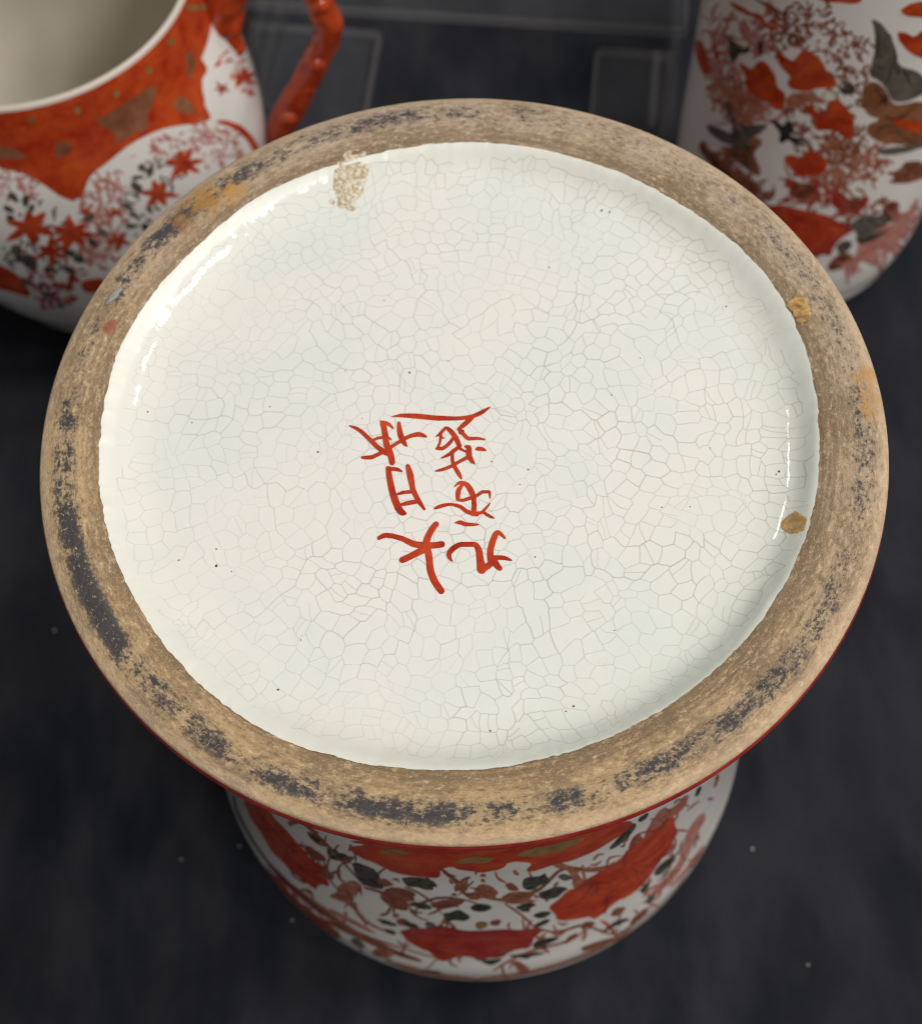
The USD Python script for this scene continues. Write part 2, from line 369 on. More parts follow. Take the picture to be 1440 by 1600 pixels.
def footwob(r, a, z):
    P = np.stack([r * np.cos(a), r * np.sin(a), z], -1)
    d = (meshkit.fbm(P * 300, 3, 11) - .5) * .00032 + (meshkit.fbm(P * 1500, 3, 5) - .5) * .00012
    ring = np.stack([np.cos(a) * 3, np.sin(a) * 3, r * 1500], -1)
    d += (meshkit.fbm(ring, 3, 9) - .5) * .00022 * np.clip((.0515 - r) / .002, 0, 1)
    k = np.clip((.0551 - r) / .0006, 0.15, 1)
    lo_, hi_ = edge_shift(a)
    return r + np.clip((.0500 - r) / .0034, 0, 1) * lo_, z + d * k * np.clip((r - .0462) / .0016, .12, 1) - .0009 * np.clip((.0463 - r) / .0008, 0, 1)
fm = revolve(dense(FOOT, 90), 1500, footwob)
obj('foot_ring', fm, M['biscuit'], JAR, label='unglazed tan foot ring worn and blackened along its resting line')
# glazed recess: fillet and floor, ragged at its outer edge
GL = [(.0467, .14102), (.0461, .14068), (.0453, .14012), (.0445, .13955), (.0436, .13903), (.0425, .13860), (.0410, .13826), (.039, .13808), (.036, .13804), (.030, .1381), (.02, .1382), (.008, .13825), (.0004, .13825)]
gp = dense(GL, 150)
gz = PchipInterpolator(gp[::-1, 0], gp[::-1, 1])
def glwob(r, a, z):
    w = np.clip((r - .0415) / .0051, 0, 1) ** 1.5
    P = np.stack([r * np.cos(a), r * np.sin(a), z], -1)
    lump = np.clip((r - .034) / .006, 0, 1); w2 = np.clip((r - .0458) / .0008, 0, 1)
    zz_ = z * (1 - w2) + (footz(np.clip(r, .0446, .054)) + .00008) * w2
    lo_, hi_ = edge_shift(a)
    return r + w * lo_ + w2 * hi_, zz_ + ((meshkit.fbm(P * 140, 2, 21) - .5) * .00040 + (meshkit.fbm(P * 330, 2, 8) - .5) * .00008) * (.10 + .90 * lump) * (1 - w2)
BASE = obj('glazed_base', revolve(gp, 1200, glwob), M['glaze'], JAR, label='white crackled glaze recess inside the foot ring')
# craze network: the glaze floor split again and again by wandering cracks
from scipy.spatial import Voronoi
from scipy.sparse import csr_matrix
from scipy.sparse.csgraph import dijkstra
def seeds():
    pts = []; r_ = .0478
    while r_ > .0225:                                   # towards the wall the tiles run in rings
        s_ = .00192 + .00024 * max(0, 1 - r_ / .045) * 2; n_ = int(2 * math.pi * r_ / (s_ * rng.uniform(.95, 1.2))); o_ = rng.uniform(0, 6.28)
        for k_ in range(n_):
            a_ = o_ + 2 * math.pi * (k_ + rng.normal(0, .13)) / n_; q_ = r_ + rng.normal(0, .12) * s_
            pts.append((q_ * math.cos(a_), q_ * math.sin(a_)))
        r_ -= s_ * rng.uniform(.9, 1.15)
    s_ = .00215; ca_, sa_ = math.cos(.5), math.sin(.5)
    for i_ in range(-16, 17):
        for j_ in range(-16, 17):
            x_, y_ = (i_ + rng.normal(0, .20) + .5 * (j_ % 2)) * s_, (j_ + rng.normal(0, .18)) * s_
            if math.hypot(x_, y_) < r_ + .0008: pts.append((x_ * ca_ - y_ * sa_, x_ * sa_ + y_ * ca_))
    return np.array(pts)
sd = seeds()
vo = Voronoi(sd)
cen = np.array([vo.vertices[vo.regions[q_]].mean(0) if -1 not in vo.regions[q_] and len(vo.regions[q_]) else sd[k_] for k_, q_ in enumerate(vo.point_region)])
sd = sd * .9 + np.where(np.hypot(cen[:, 0], cen[:, 1])[:, None] < .05, cen, sd) * .10
vo = Voronoi(sd); vv = vo.vertices
ed_ = np.array([q_ for q_ in vo.ridge_vertices if -1 not in q_])
ed_ = ed_[(np.hypot(*vv[ed_[:, 0]].T) < .0462) & (np.hypot(*vv[ed_[:, 1]].T) < .0462)]
ln_ = np.hypot(*(vv[ed_[:, 0]] - vv[ed_[:, 1]]).T)
main = set(); gm = csr_matrix((ln_ * rng.uniform(.6, 1.6, len(ln_)), (ed_[:, 0], ed_[:, 1])), shape=(len(vv), len(vv)))
okv = np.unique(ed_)
for _ in range(26):
    t0 = rng.uniform(0, 6.28); t1 = t0 + rng.uniform(1.2, 4.6); ra, rb = rng.uniform(.02, .045), rng.uniform(.02, .045)
    ia, ib = [okv[np.argmin(np.hypot(vv[okv, 0] - q_[0], vv[okv, 1] - q_[1]))] for q_ in ((ra * math.cos(t0), ra * math.sin(t0)), (rb * math.cos(t1), rb * math.sin(t1)))]
    _, pre = dijkstra(gm, directed=False, indices=ia, return_predecessors=True)
    while ib != ia and pre[ib] >= 0: main.add((min(ib, pre[ib]), max(ib, pre[ib]))); ib = pre[ib]
chords = []
for q_ in vo.regions:                                   # some tiles crack once more across their middle
    if len(q_) < 4 or -1 in q_ or rng.random() > .16: continue
    pg = vv[q_]
    if np.hypot(*pg.mean(0)) > .0445: continue
    k_ = len(q_); i_ = rng.integers(k_); j_ = (i_ + k_ // 2) % k_; f1, f2 = rng.uniform(.35, .65, 2)
    chords.append((pg[i_] * f1 + pg[(i_ + 1) % k_] * (1 - f1), pg[j_] * f2 + pg[(j_ + 1) % k_] * (1 - f2)))
def warp(p):
    q_ = np.c_[p, 0 * p[:, :1]]
    o = np.stack([meshkit.fbm(q_ * 150, 2, 41) - .5, meshkit.fbm(q_ * 150, 2, 57) - .5], -1) * .0034
    o2 = np.stack([meshkit.fbm(q_ * 600, 2, 61) - .5, meshkit.fbm(q_ * 600, 2, 67) - .5], -1) * .00055
    return p + o + o2
def ribbons(edges, wid, main_):
    V, Fc, nv = [], [], 0
    segs = [(vv[a_], vv[b_]) for a_, b_ in edges if ((min(a_, b_), max(a_, b_)) in main) == main_ and (main_ or rng.random() > .06)]
    for pa, pb_ in segs + ([] if main_ else chords):
        t = np.linspace(0, 1, 9)[:, None]; pts = warp(pa * (1 - t) + pb_ * t)
        if np.hypot(*pts.T).max() > .0456: continue
        tg = np.gradient(pts, axis=0); tg /= np.linalg.norm(tg, axis=1, keepdims=True) + 1e-12
        nm = np.c_[-tg[:, 1], tg[:, 0]]; w = wid * (.7 + .6 * meshkit.noise(np.c_[pts * 500, 0 * pts[:, :1]], 6))
        q = np.empty((2 * len(pts), 3)); q[0::2, :2], q[1::2, :2] = pts + nm * w[:, None], pts - nm * w[:, None]; q[:, 2] = 0
        k = np.arange(len(pts) - 1) * 2
        V.append(q); Fc.append(np.vstack([np.c_[k, k + 1, k + 3], np.c_[k, k + 3, k + 2]]) + nv); nv += len(q)
    return np.vstack(V), np.vstack(Fc)
def glaze_z(x, y):
    r = np.hypot(x, y); a = np.arctan2(y, x); w = np.clip((r - .0415) / .0051, 0, 1) ** 1.5; r = np.clip(r - w * edge_shift(a)[0], .0004, .0467); z = gz(r)
    return glwob(r, a, z)[1]
for main_, wid, mt_, lb in ((False, .000058, 'craze', 'fine network of grey and tan craze lines'), (True, .000072, 'craze_main', 'longer darker cracks wandering through the craze')):
    V, Fc = ribbons(ed_, wid, main_)
    V[:, 2] = glaze_z(V[:, 0], V[:, 1]) + .00006
    cr_ = np.cross(V[Fc[:, 1]] - V[Fc[:, 0]], V[Fc[:, 2]] - V[Fc[:, 0]])[:, 2]; Fc[cr_ < 0] = Fc[cr_ < 0][:, ::-1]
    obj('craze_lines', (V, Fc), M[mt_], BASE, smooth=False, kind='stuff', label=lb)
# the brush mark, stroke by stroke
K = (500, 600, 1440 / 340)
MARK = {'character': []}
CH = [
 [[(470,218,4),(540,210,26),(640,214,36),(780,228,36),(900,230,28),(1000,218,28),(1060,195,30),(1125,152,6)], [(1012,218,26),(960,265,36),(912,303,14)], [(912,300,14),(945,330,28),(985,364,26),(1040,362,22),(1090,370,12)],
  [(768,350,8),(800,325,22),(835,292,22),(865,315,34),(900,360,36),(922,415,30)], [(800,330,20),(795,380,18),(772,432,16)], [(765,428,8),(800,430,26),(850,400,26),(885,350,20)], [(795,345,18),(820,362,8)],
  [(800,492,8),(850,470,24),(890,440,28),(930,410,18)], [(880,440,20),(875,500,24),(890,550,28),(915,590,32),(935,628,14)], [(765,578,12),(820,565,24),(870,545,24),(930,510,24),(970,490,26)],
  [(960,415,14),(985,425,36),(985,470,42),(1000,505,34),(1025,530,8)], [(915,425,20),(965,450,16)], [(1028,435,8),(1050,430,30),(1095,442,12)]],
 [[(195,278,10),(250,300,26),(310,350,30),(370,410,34),(430,455,36),(455,470,20)], [(340,380,14),(390,358,22),(440,353,20),(470,370,12)], [(400,250,14),(418,270,42),(430,330,42),(440,400,46),(465,460,46),(477,520,44)], [(410,252,18),(450,265,26),(485,298,8)],
  [(280,488,20),(330,488,30),(380,470,26),(430,445,26),(490,405,24),(540,375,26),(600,345,28),(650,335,34),(700,350,18)], [(522,260,24),(528,320,40),(545,370,42),(572,412,14)]],
 [[(450,560,34),(460,620,46),(475,700,46),(500,780,50),(540,850,46),(570,860,10)], [(450,562,28),(500,565,28),(540,580,14)], [(580,545,30),(598,610,48),(612,690,38),(650,770,34),(690,830,18)], [(515,730,16),(560,718,26),(610,715,26)], [(530,802,16),(580,790,32),(640,780,30)], [(495,828,6),(530,825,30)]],
 [[(390,1020,30),(440,1002,34),(530,1020,36),(640,1065,44),(740,1070,44),(805,1062,46)], [(768,930,42),(735,970,46),(705,1040,50),(700,1080,50),(640,1120,46),(545,1165,46)], [(700,1060,50),(722,1150,50),(728,1220,50),(750,1290,50),(802,1370,46)]],
 [[(875,1175,10),(852,1130,34),(880,1090,40),(940,1062,34),(1020,1062,36),(1050,1100,46),(1060,1170,52),(1070,1225,70)], [(1222,1022,14),(1175,985,36),(1140,1050,46),(1125,1120,46),(1130,1180,46),(1090,1218,46)], [(1130,1150,30),(1200,1150,32),(1265,1168,12)], [(1150,1160,40),(1165,1195,46),(1190,1222,34)]],
 [[(893,920,8),(930,918,30),(960,930,30),(1050,932,10)]],
 [[(760,825,16),(800,810,28),(860,798,20),(920,810,26),(980,850,30),(1040,868,22)], [(890,682,8),(930,655,26),(965,665,34),(1000,710,40),(1018,755,36)], [(940,670,18),(913,720,36),(910,765,24),(940,772,22),(980,760,26),(1030,745,22),(1080,715,24),(1118,715,22),(1125,760,8)], [(1015,745,30),(1020,800,36),(1015,860,36)], [(1010,860,24),(1060,855,22),(1100,820,18),(1125,790,8)], [(1080,850,18),(1110,870,24),(1150,890,8)]],
]
zf = .1382
for ch in CH:
    px = unary_union([brush(s_) for s_ in ch]).buffer(1.2).buffer(-1.2)
    def tf(c):
        c = np.asarray(c); X_, Y_ = K[0] + c[:, 0] / K[2], K[1] + c[:, 1] / K[2]
        return np.array([at(u, v_, zf)[:2] for u, v_ in zip(X_, Y_)])
    w = shapely.transform(px.simplify(.4), tf)
    v, f = triangulate(w, .0005)
    b = shapely.segmentize(w.boundary, .0003)
    ed = shapely.distance(shapely.points(v), w.boundary)
    z = glaze_z(v[:, 0], v[:, 1]) + .00006 + .00009 * np.clip(ed / .0004, 0, 1)
    obj('character', (np.c_[v, z], f), M['mark'], BASE, smooth=True, label='red painted character of the base mark')
# pinholes and specks in the glaze
SP = [(640,583,3.4,1),(497,707,3.0,0),(338,884,4.4,0),(422,636,2.2,0),(232,646,2.5,0),(338,858,2.4,0),(280,876,2.6,1),(362,893,1.8,0),(435,1079,3.6,1),(766,1143,2.8,1),(940,330,3.4,0),(952,333,3.0,0),(939,331,3.,1),(858,418,2.4,1),(1082,352,2.6,1),(1134,480,2.6,1),
      (955,618,2.,0),(825,735,2.2,0),(812,758,1.8,0),(836,871,2.4,0),(768,722,2.2,0),(1216,738,3.6,0),(1212,742,2.4,1),(1034,793,2.,0),(896,1104,3.4,1),(884,1112,2.6,1),(540,580,1.8,0),(566,655,1.6,0),(300,660,2.0,0),(1078,792,1.8,0),(700,565,1.8,0),(470,1000,1.8,0),(1000,560,1.7,0),(960,985,1.7,0),(600,470,1.8,0),(1110,700,1.7,0)]
for px_, py_, s_, br in SP:
    q = at(px_, py_, .1381); n_ = 9; aa = np.linspace(0, 2 * np.pi, n_, endpoint=False); rr = s_ / F * .19 * .5 * rng.uniform(.7, 1.25, n_)
    x_, y_ = np.r_[q[0], q[0] + rr * np.cos(aa)], np.r_[q[1], q[1] + rr * np.sin(aa)]
    z_ = glaze_z(x_, y_) + .00006; z_[0] += .00005
    f = np.array([(0, k + 1, (k + 1) % n_ + 1) for k in range(n_)])
    obj('speck', (np.c_[x_, y_, z_], f), M['brownspot' if br else 'spot'], BASE)
# crusts stuck to the glaze: orange residue and kiln grit
def crust(px, py, w, h, ang, height, mat, name, label, zbase=None, seed=0, parent=JAR):
    c0 = at(px, py, .1408)[:2]
    gx = np.linspace(-1, 1, 46); U, W = np.meshgrid(gx, gx); ca, sa = math.cos(ang), math.sin(ang)
    x_ = c0[0] + w * U * ca - h * W * sa; y_ = c0[1] + w * U * sa + h * W * ca
    r_ = np.hypot(x_, y_); P = np.stack([x_, y_, 0 * x_], -1)
    zb = np.where(r_ < .0458, glaze_z(x_, y_) + .0001, np.interp(r_, [p_[0] for p_ in FOOT[::-1]], [p_[1] for p_ in FOOT[::-1]]) + .00022)
    env = 1 - np.hypot(U, W) - (meshkit.fbm(P * 900, 4, 31 + seed) - .5) * 1.3
    hh = np.clip(env * 3, -1, 1) * height * (.5 + meshkit.fbm(P * 2600, 3, 7))
    V_ = np.stack([x_, y_, zb + hh], -1).reshape(-1, 3)
    i_, j_ = np.meshgrid(np.arange(45), np.arange(45), indexing='ij')
    q_ = np.stack([i_ * 46 + j_, i_ * 46 + j_ + 1, (i_ + 1) * 46 + j_ + 1, (i_ + 1) * 46 + j_], -1).reshape(-1, 4)
    ok = (env.reshape(-1)[q_] > -.12).all(1)
    us, inv = np.unique(q_[ok], return_inverse=True); V_ = V_[us]; q_ = inv.reshape(-1, 4); ok = np.ones(len(q_), bool)
    obj(name, (V_, q_[ok]), mat, parent, label=label)
crust(1246, 486, .0013, .0022, .2, .00005, M['rust'], 'orange_residue', 'orange crust on the right inner edge of the foot', seed=1)
crust(1244, 814, .0013, .0016, .5, .00005, M['rust'], 'orange_residue', 'orange crust low on the right edge of the glaze', seed=2)
crust(545, 272, .0022, .0042, -.35, .00016, M['grit'], 'kiln_grit', 'patch of pale porous kiln grit on the upper edge of the glaze', seed=3)
crust(180, 468, .0016, .0005, .9, .00014, M['lint'], 'pale_chip', 'small pale chip at the upper left of the foot', seed=8)

# ------------------------------------------------------------------ painting, traced onto the pots
def shift(T, pts): return [(T[0] + x / T[2], T[1] + y / T[2]) for x, y in pts]
class Painter:
    def __init__(s, rev, parent, phi0): s.rev, s.parent, s.phi0, s.store, s.n = rev, parent, phi0, {}, 0
    def poly(s, px, name, mat, layer=1, label=None, it=2, jit=.00012, keep=True):
        p = s.rev.unroll(smooth_ring(px, min(it, 1)), s.phi0)
        g = Polygon(p).buffer(0)
        if g.is_empty: return
        if jit:
            g = shapely.segmentize(g, .0006); s.n += 1
            g = shapely.transform(g, lambda c: c + (np.c_[meshkit.noise(np.c_[c * 900, 0 * c[:, :1]], s.n), meshkit.noise(np.c_[c * 900, 0 * c[:, :1]], s.n + 50)] - .5) * 2 * jit).buffer(0)
        s.add(g, name, mat, layer, label, keep)
    def add(s, g, name, mat, layer=1, label=None, keep=True, step=.0012):
        m = s.rev.lay(g, s.phi0, .00003 + .00003 * layer, step)
        if m is None: return
        obj(name, m, M[mat], s.parent, label=label)
        if keep: s.store.setdefault(mat, []).append(m)
    def repeat(s, angles):
        """The painting goes on round the side that faces away."""
        for mat, ms in s.store.items():
            m = cat([turned(q, a) for q in ms for a in angles])
            obj('painted_motifs', m, M[mat], s.parent, kind='stuff', label='painted flowers and leaves going on round the far side')
    def veins(s, px, mat, n=6, w=2.2, layer=3, name='brush_line', reach=(.25, .8), seed=0):
        rg = np.random.default_rng(seed + len(px)); q = np.array(px, float); c = q.mean(0); out = []
        ring = smooth_ring(px, 1)
        for k in range(n):
            v = ring[int((k + rg.uniform(0, .5)) * len(ring) / n) % len(ring)]; o = c + rg.normal(0, .10, 2) * np.ptp(q, axis=0)
            m_ = o + (v - o) * .5 + rg.normal(0, .06, 2) * np.ptp(q, axis=0); a_ = o + (v - o) * reach[0]; e_ = o + (v - o) * reach[1]
            g_ = brush([(*a_, w * .7), (*m_, w), (*e_, w * .4)], 4)
            try: out.append(s.rev.lay(Polygon(s.rev.unroll(np.array(g_.exterior.coords)[::2], s.phi0)).buffer(0), s.phi0, .00003 + .00003 * layer, .0012))
            except Exception: pass
        m = cat(out)
        if m: obj(name, m, M[mat], s.parent, kind='stuff', label='fine brush lines drawn inside the petals and leaves'); s.store.setdefault(mat, []).append(m)
    def stroke(s, pts, name, mat, layer=1, keep=True):
        g = brush(pts); px = np.array(g.exterior.coords)[::2]; s.poly(px, name, mat, layer, it=0, jit=0, keep=keep)
    def curls(s, region, n, name, mat, w=(3, 6), ln=(12, 30), layer=0, seed=1, dots=.3):
        """Small curling sprigs filling a region, one layer of fine brushwork."""
        rg = np.random.default_rng(seed); R_ = Polygon(region); x0, y0, x1, y1 = R_.bounds; out = []; c = 0
        while c < n:
            x, y = rg.uniform(x0, x1), rg.uniform(y0, y1)
            if not R_.contains(Point(x, y)): continue
            c += 1; a = rg.uniform(0, 6.28); L = rg.uniform(*ln); k = rg.uniform(-1, 1) * 2.6; W_ = rg.uniform(*w); pts = []
            if rg.random() < dots: L *= .3; W_ *= 1.4
            for t in np.linspace(0, 1, 6):
                pts.append((x, y, W_ * (1 - .6 * abs(t - .4)))); x += math.cos(a + k * t) * L / 5; y += math.sin(a + k * t) * L / 5
            g_ = brush(pts, 1)
            try: out.append(s.rev.lay(Polygon(s.rev.unroll(np.array(g_.exterior.coords)[::3], s.phi0)).buffer(0), s.phi0, .00003 + .00003 * layer, .0015))
            except Exception: pass
        m = cat(out); obj(name, m, M[mat], s.parent, kind='stuff', label='fine curling sprigs between the flowers'); s.store.setdefault(mat, []).append(m)
def leafpx(x, y, L, W_, a):
    t = np.linspace(0, 1, 7); w = W_ / 2 * np.sin(np.pi * t ** .8)
    ca, sa = math.cos(a), math.sin(a)
    up = [(x + L * k * ca - q_ * sa, y + L * k * sa + q_ * ca) for k, q_ in zip(t, w)]
    dn = [(x + L * k * ca + q_ * sa, y + L * k * sa - q_ * ca) for k, q_ in zip(t[::-1][1:-1], w[::-1][1:-1])]
    return up + dn

# --- the upturned jar's side
pj = Painter(jar, JAR, -math.pi / 2)
C1, C2 = (320, 1180, 1440 / 430), (740, 1180, 1440 / 440)
VEIN = {'peony': ('maroon', 16), 'chrysanthemum': ('red', 16), 'leaf': ('black', 4), 'butterfly': ('brown', 7), 'petal': ('brown', 4), 'lappet': ('maroon', 26), 'flower': ('maroon', 9)}
def a1(n, m, pts, l=1, **k):
    pj.poly(shift(C1, pts), n, m, l, **k)
    if n in VEIN: pj.veins(shift(C1, pts), *VEIN[n])
def a2(n, m, pts, l=1, **k):
    pj.poly(shift(C2, pts), n, m, l, **k)
    if n in VEIN: pj.veins(shift(C2, pts), *VEIN[n])
def both(n, m, p1, p2, l=1, **k): pj.poly(shift(C1, p1) + shift(C2, p2), n, m, l, **k)
pj.curls(shift(C1, [(150,230),(350,300),(760,460),(1440,610),(1440,1150),(900,1080),(560,860),(320,560)]), 70, 'sprigs', 'tan', (3, 5), (14, 36), 0, 31, .35)
pj.curls(shift(C2, [(0,600),(500,540),(840,330),(1100,200),(1240,160),(1150,500),(900,830),(500,1020),(0,1140)]), 70, 'sprigs', 'salmon', (3, 5), (14, 34), 0, 32, .35)
for T_, m_, w_, pts in [(C1, 'tan', 5, [(360,300),(480,335),(620,450),(760,600),(850,700)]), (C1, 'salmon', 4.5, [(760,730),(860,880),(1000,930)]), (C1, 'brown', 5.5, [(840,695),(960,730),(1080,785),(1240,745),(1420,775)]),
    (C2, 'tan', 5.5, [(0,705),(150,740),(320,695),(480,575),(620,592),(760,540)]), (C2, 'brown', 4.5, [(290,865),(420,905),(560,870),(700,915),(860,820)]), (C2, 'salmon', 5, [(100,1100),(300,1000),(480,950),(620,860)]),
    (C2, 'salmon', 4.5, [(560,1000),(760,930),(960,780),(1080,620)]), (C1, 'salmon', 5, [(470,690),(620,800),(800,930),(1000,1000),(1210,1060)]), (C1, 'tan', 4, [(700,470),(640,600),(720,720)]), (C1, 'brown', 4, [(1050,690),(1150,740),(1240,830)]), (C2, 'brown', 4, [(160,760),(260,830),(330,900)])]:
    q_ = shift(T_, pts); pj.stroke([(*c_, w_ * (1 - .5 * abs(2 * k_ / (len(q_) - 1) - .8))) for k_, c_ in enumerate(q_)], 'branch', m_, 1)
for T_, x_, y_, L_, W_, an_, m_ in [(C1,600,600,90,46,.6,'slate'),(C1,720,560,70,40,-.4,'tan'),(C1,900,660,90,44,.2,'tan'),(C1,1000,870,80,40,.1,'tan'),(C1,1150,880,70,34,.3,'slate'),(C1,1300,700,90,44,-.3,'salmon'),(C1,560,770,90,40,.7,'tan'),(C1,760,960,100,36,.5,'slate'),
    (C2,160,660,80,40,.4,'tan'),(C2,430,620,80,36,.1,'slate'),(C2,560,640,70,36,.8,'tan'),(C2,400,920,80,34,-.3,'salmon'),(C2,700,820,90,40,-.5,'tan'),(C2,880,760,80,34,-.8,'slate'),(C2,960,680,80,34,-.9,'salmon'),(C2,120,1000,80,30,0,'tan')]:
    pj.poly(shift(T_, leafpx(x_, y_, L_, W_, an_)), 'leaf', m_, 1)
a1('peony', 'red', [(195,225),(270,262),(340,290),(370,340),(420,380),(500,480),(560,550),(640,590),(690,655),(640,640),(655,690),(595,670),(585,710),(520,660),(440,600),(410,560),(350,510),(310,430),(240,330),(225,290)])
a1('peony', 'brown', [(300,570),(350,610),(480,760),(620,860),(700,925),(720,965),(660,950),(560,880),(440,780),(340,660)], 0)
a1('branch', 'black', [(150,200),(175,300),(300,520),(420,640),(520,740),(640,840),(620,840),(500,735),(400,640),(285,520),(160,300),(142,215)])
a1('branch', 'brown', [(320,540),(520,735),(700,860),(860,955),(985,1010),(960,1020),(850,980),(690,885),(510,765),(330,585)])
a1('petal', 'salmon', [(430,345),(495,340),(500,350),(445,378)])
a1('leaf', 'brown', [(530,390),(600,430),(640,485),(585,465),(548,432)])
a1('leaf', 'olive', [(640,480),(700,510),(752,522),(750,555),(660,548),(638,515)])
a1('petal', 'brown', [(515,465),(620,520),(645,560),(560,545)])
both('lappet', 'red', [(650,440),(700,432),(760,430),(760,455),(860,470),(740,480),(820,540),(880,560),(920,580),(1000,620),(1150,640),(1235,642),(1228,600),(1290,580),(1330,600),(1435,612)], [(60,598),(150,580),(180,540),(310,550),(260,590),(290,600),(430,555),(500,540),(620,490),(700,440),(770,400),(825,328),(800,318),(560,385),(300,430),(0,462)][:0] + [(10,600),(60,600),(150,580),(180,542),(310,550),(262,590),(290,600),(430,552),(500,540),(620,490),(700,440),(770,400),(825,330),(700,345),(560,385),(300,440),(0,468)], label='red scalloped band below the foot')
a1('gold_patch', 'gold', [(935,490),(1010,488),(1085,512),(1000,525),(910,508)], 2); a1('gold_patch', 'gold', [(1290,560),(1370,530),(1450,522),(1450,560),(1350,568)], 2)
a2('gold_patch', 'gold', [(0,520),(100,520),(90,545),(0,555)], 2); a2('gold_patch', 'gold', [(200,510),(300,470),(400,455),(560,415),(560,440),(420,500),(300,520)], 2, jit=.0005)
a1('leaf', 'olive', [(768,555),(850,580),(905,605),(935,690),(940,706),(860,692),(800,655),(780,600)])
a1('leaf', 'olive', [(1030,640),(1110,638),(1190,650),(1225,690),(1190,688),(1200,706),(1150,705),(1120,690),(1060,690),(1040,660)])
a1('butterfly', 'salmon', [(700,680),(780,650),(830,690),(800,720),(765,745),(790,800),(860,890),(830,880),(760,780),(640,740),(690,720)])
a1('butterfly', 'brown', [(910,740),(960,690),(1040,695),(1110,725),(1090,745),(1110,760),(1040,770),(1070,815),(1010,810),(950,780)])
a1('leaf', 'olive', [(1070,765),(1160,775),(1200,805),(1130,808),(1095,790)])
a1('branch', 'brown', [(1170,775),(1260,755),(1365,752),(1335,790),(1215,810)])
a1('petal', 'brown', [(1205,578),(1235,585),(1300,635),(1385,695),(1350,720),(1440,720),(1440,760),(1370,752),(1300,660)])
a1('leaf', 'olive', [(1240,830),(1290,820),(1330,805),(1360,825),(1395,845),(1360,870),(1300,862),(1270,876),(1262,850)])
a1('leaf', 'olive', [(1388,790),(1440,772),(1470,790),(1440,820),(1400,815)])
a1('leaf', 'olive', [(885,853),(960,865),(1020,895),(955,893)]); a1('leaf', 'olive', [(1015,865),(1050,870),(1110,885),(1130,908),(1050,900)]); a1('leaf', 'olive', [(930,905),(1000,920),(1000,945),(950,930)])
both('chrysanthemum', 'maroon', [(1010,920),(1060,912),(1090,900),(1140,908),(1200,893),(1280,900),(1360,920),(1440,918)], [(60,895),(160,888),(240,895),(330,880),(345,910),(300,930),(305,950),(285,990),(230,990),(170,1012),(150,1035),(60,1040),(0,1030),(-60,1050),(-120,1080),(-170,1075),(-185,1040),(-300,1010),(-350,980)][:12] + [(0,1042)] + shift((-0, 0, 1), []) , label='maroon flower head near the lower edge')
a1('chrysanthemum', 'maroon', [(1005,920),(1440,918),(1450,1050),(1390,1058),(1330,1050),(1262,1082),(1210,1072),(1200,1030),(1150,1022),(1100,998),(1050,970),(1040,945)], 0)  # rest of the red flower, its shade painted in as maroon
a1('branch', 'pink', [(650,800),(760,850),(900,930),(890,940),(740,870),(650,815)]); a1('branch', 'brown', [(610,845),(740,905),(860,950),(1000,1020),(1150,1075),(1120,1085),(990,1045),(850,985),(620,870)]); a1('petal', 'salmon', [(870,1020),(950,1000),(1000,1050),(950,1062),(890,1055)])
a1('branch', 'black', [(1120,1122),(1240,1132),(1235,1140),(1130,1134)], 1); a1('branch', 'salmon', [(900,1060),(1050,1100),(1200,1140),(1430,1165),(1430,1180),(1200,1160),(1040,1120)])
a2('butterfly', 'salmon', [(0,690),(40,655),(90,668),(130,700),(110,720),(120,735),(0,730)]); a2('butterfly', 'salmon', [(130,730),(200,695),(300,700),(320,690),(275,760),(170,762)])
a2('leaf', 'olive', [(250,640),(275,622),(340,620),(368,600),(372,625),(398,640),(330,668),(310,690),(255,690)]); a2('leaf', 'olive', [(325,705),(370,690),(420,670),(490,678),(455,700),(430,730),(350,742)])
a2('leaf', 'olive', [(0,760),(80,763),(95,780),(60,800),(10,802)]); a2('leaf', 'olive', [(205,780),(245,765),(280,750),(325,765),(290,780),(270,808)]); a2('leaf', 'olive', [(290,820),(360,795),(405,805),(350,840)]); a2('leaf', 'olive', [(300,872),(380,833),(392,850),(330,882)])
a2('gold_patch', 'gold', [(5,860),(45,848),(75,858),(60,882),(20,892)], 2); a2('petal', 'brown', [(80,848),(140,838),(135,870),(90,872)])
a2('branch', 'salmon', [(395,570),(430,545),(520,572),(620,575),(750,548),(690,575),(620,602),(520,590),(560,640),(530,685),(505,672),(500,620),(470,585)])
a2('peony', 'red', [(375,780),(440,735),(480,690),(520,680),(580,630),(640,600),(700,550),(740,540),(800,470),(850,440),(900,395),(960,355),(1000,318),(1035,320),(1022,350),(1048,395),(1025,420),(1010,480),(965,520),(940,560),(900,620),(860,670),(780,730),(740,740),(680,790),(620,842),(590,825),(560,832),(430,852),(420,815)])
a2('petal', 'salmon', [(915,330),(940,290),(980,262),(1000,280),(1050,240),(1070,210),(1105,198),(1080,272),(1020,312),(930,390),(875,430),(870,405)], 0); a2('petal', 'salmon', [(785,490),(810,420),(850,400),(872,430),(830,480)], 0)
a2('leaf', 'olive', [(685,485),(740,420),(820,338),(832,365),(780,430),(722,475)]); a2('leaf', 'olive', [(835,325),(900,285),(885,320),(850,345)]); a2('leaf', 'black', [(1128,215),(1140,170),(1168,152),(1150,205)])
a2('petal', 'salmon', [(1222,180),(1240,100),(1256,90),(1245,150)], 1); a2('petal', 'pink', [(1060,490),(1080,420),(1105,365),(1170,285),(1190,320),(1150,385),(1112,470),(1075,560),(1020,640),(935,715),(885,720),(960,640),(1040,560)], 1)
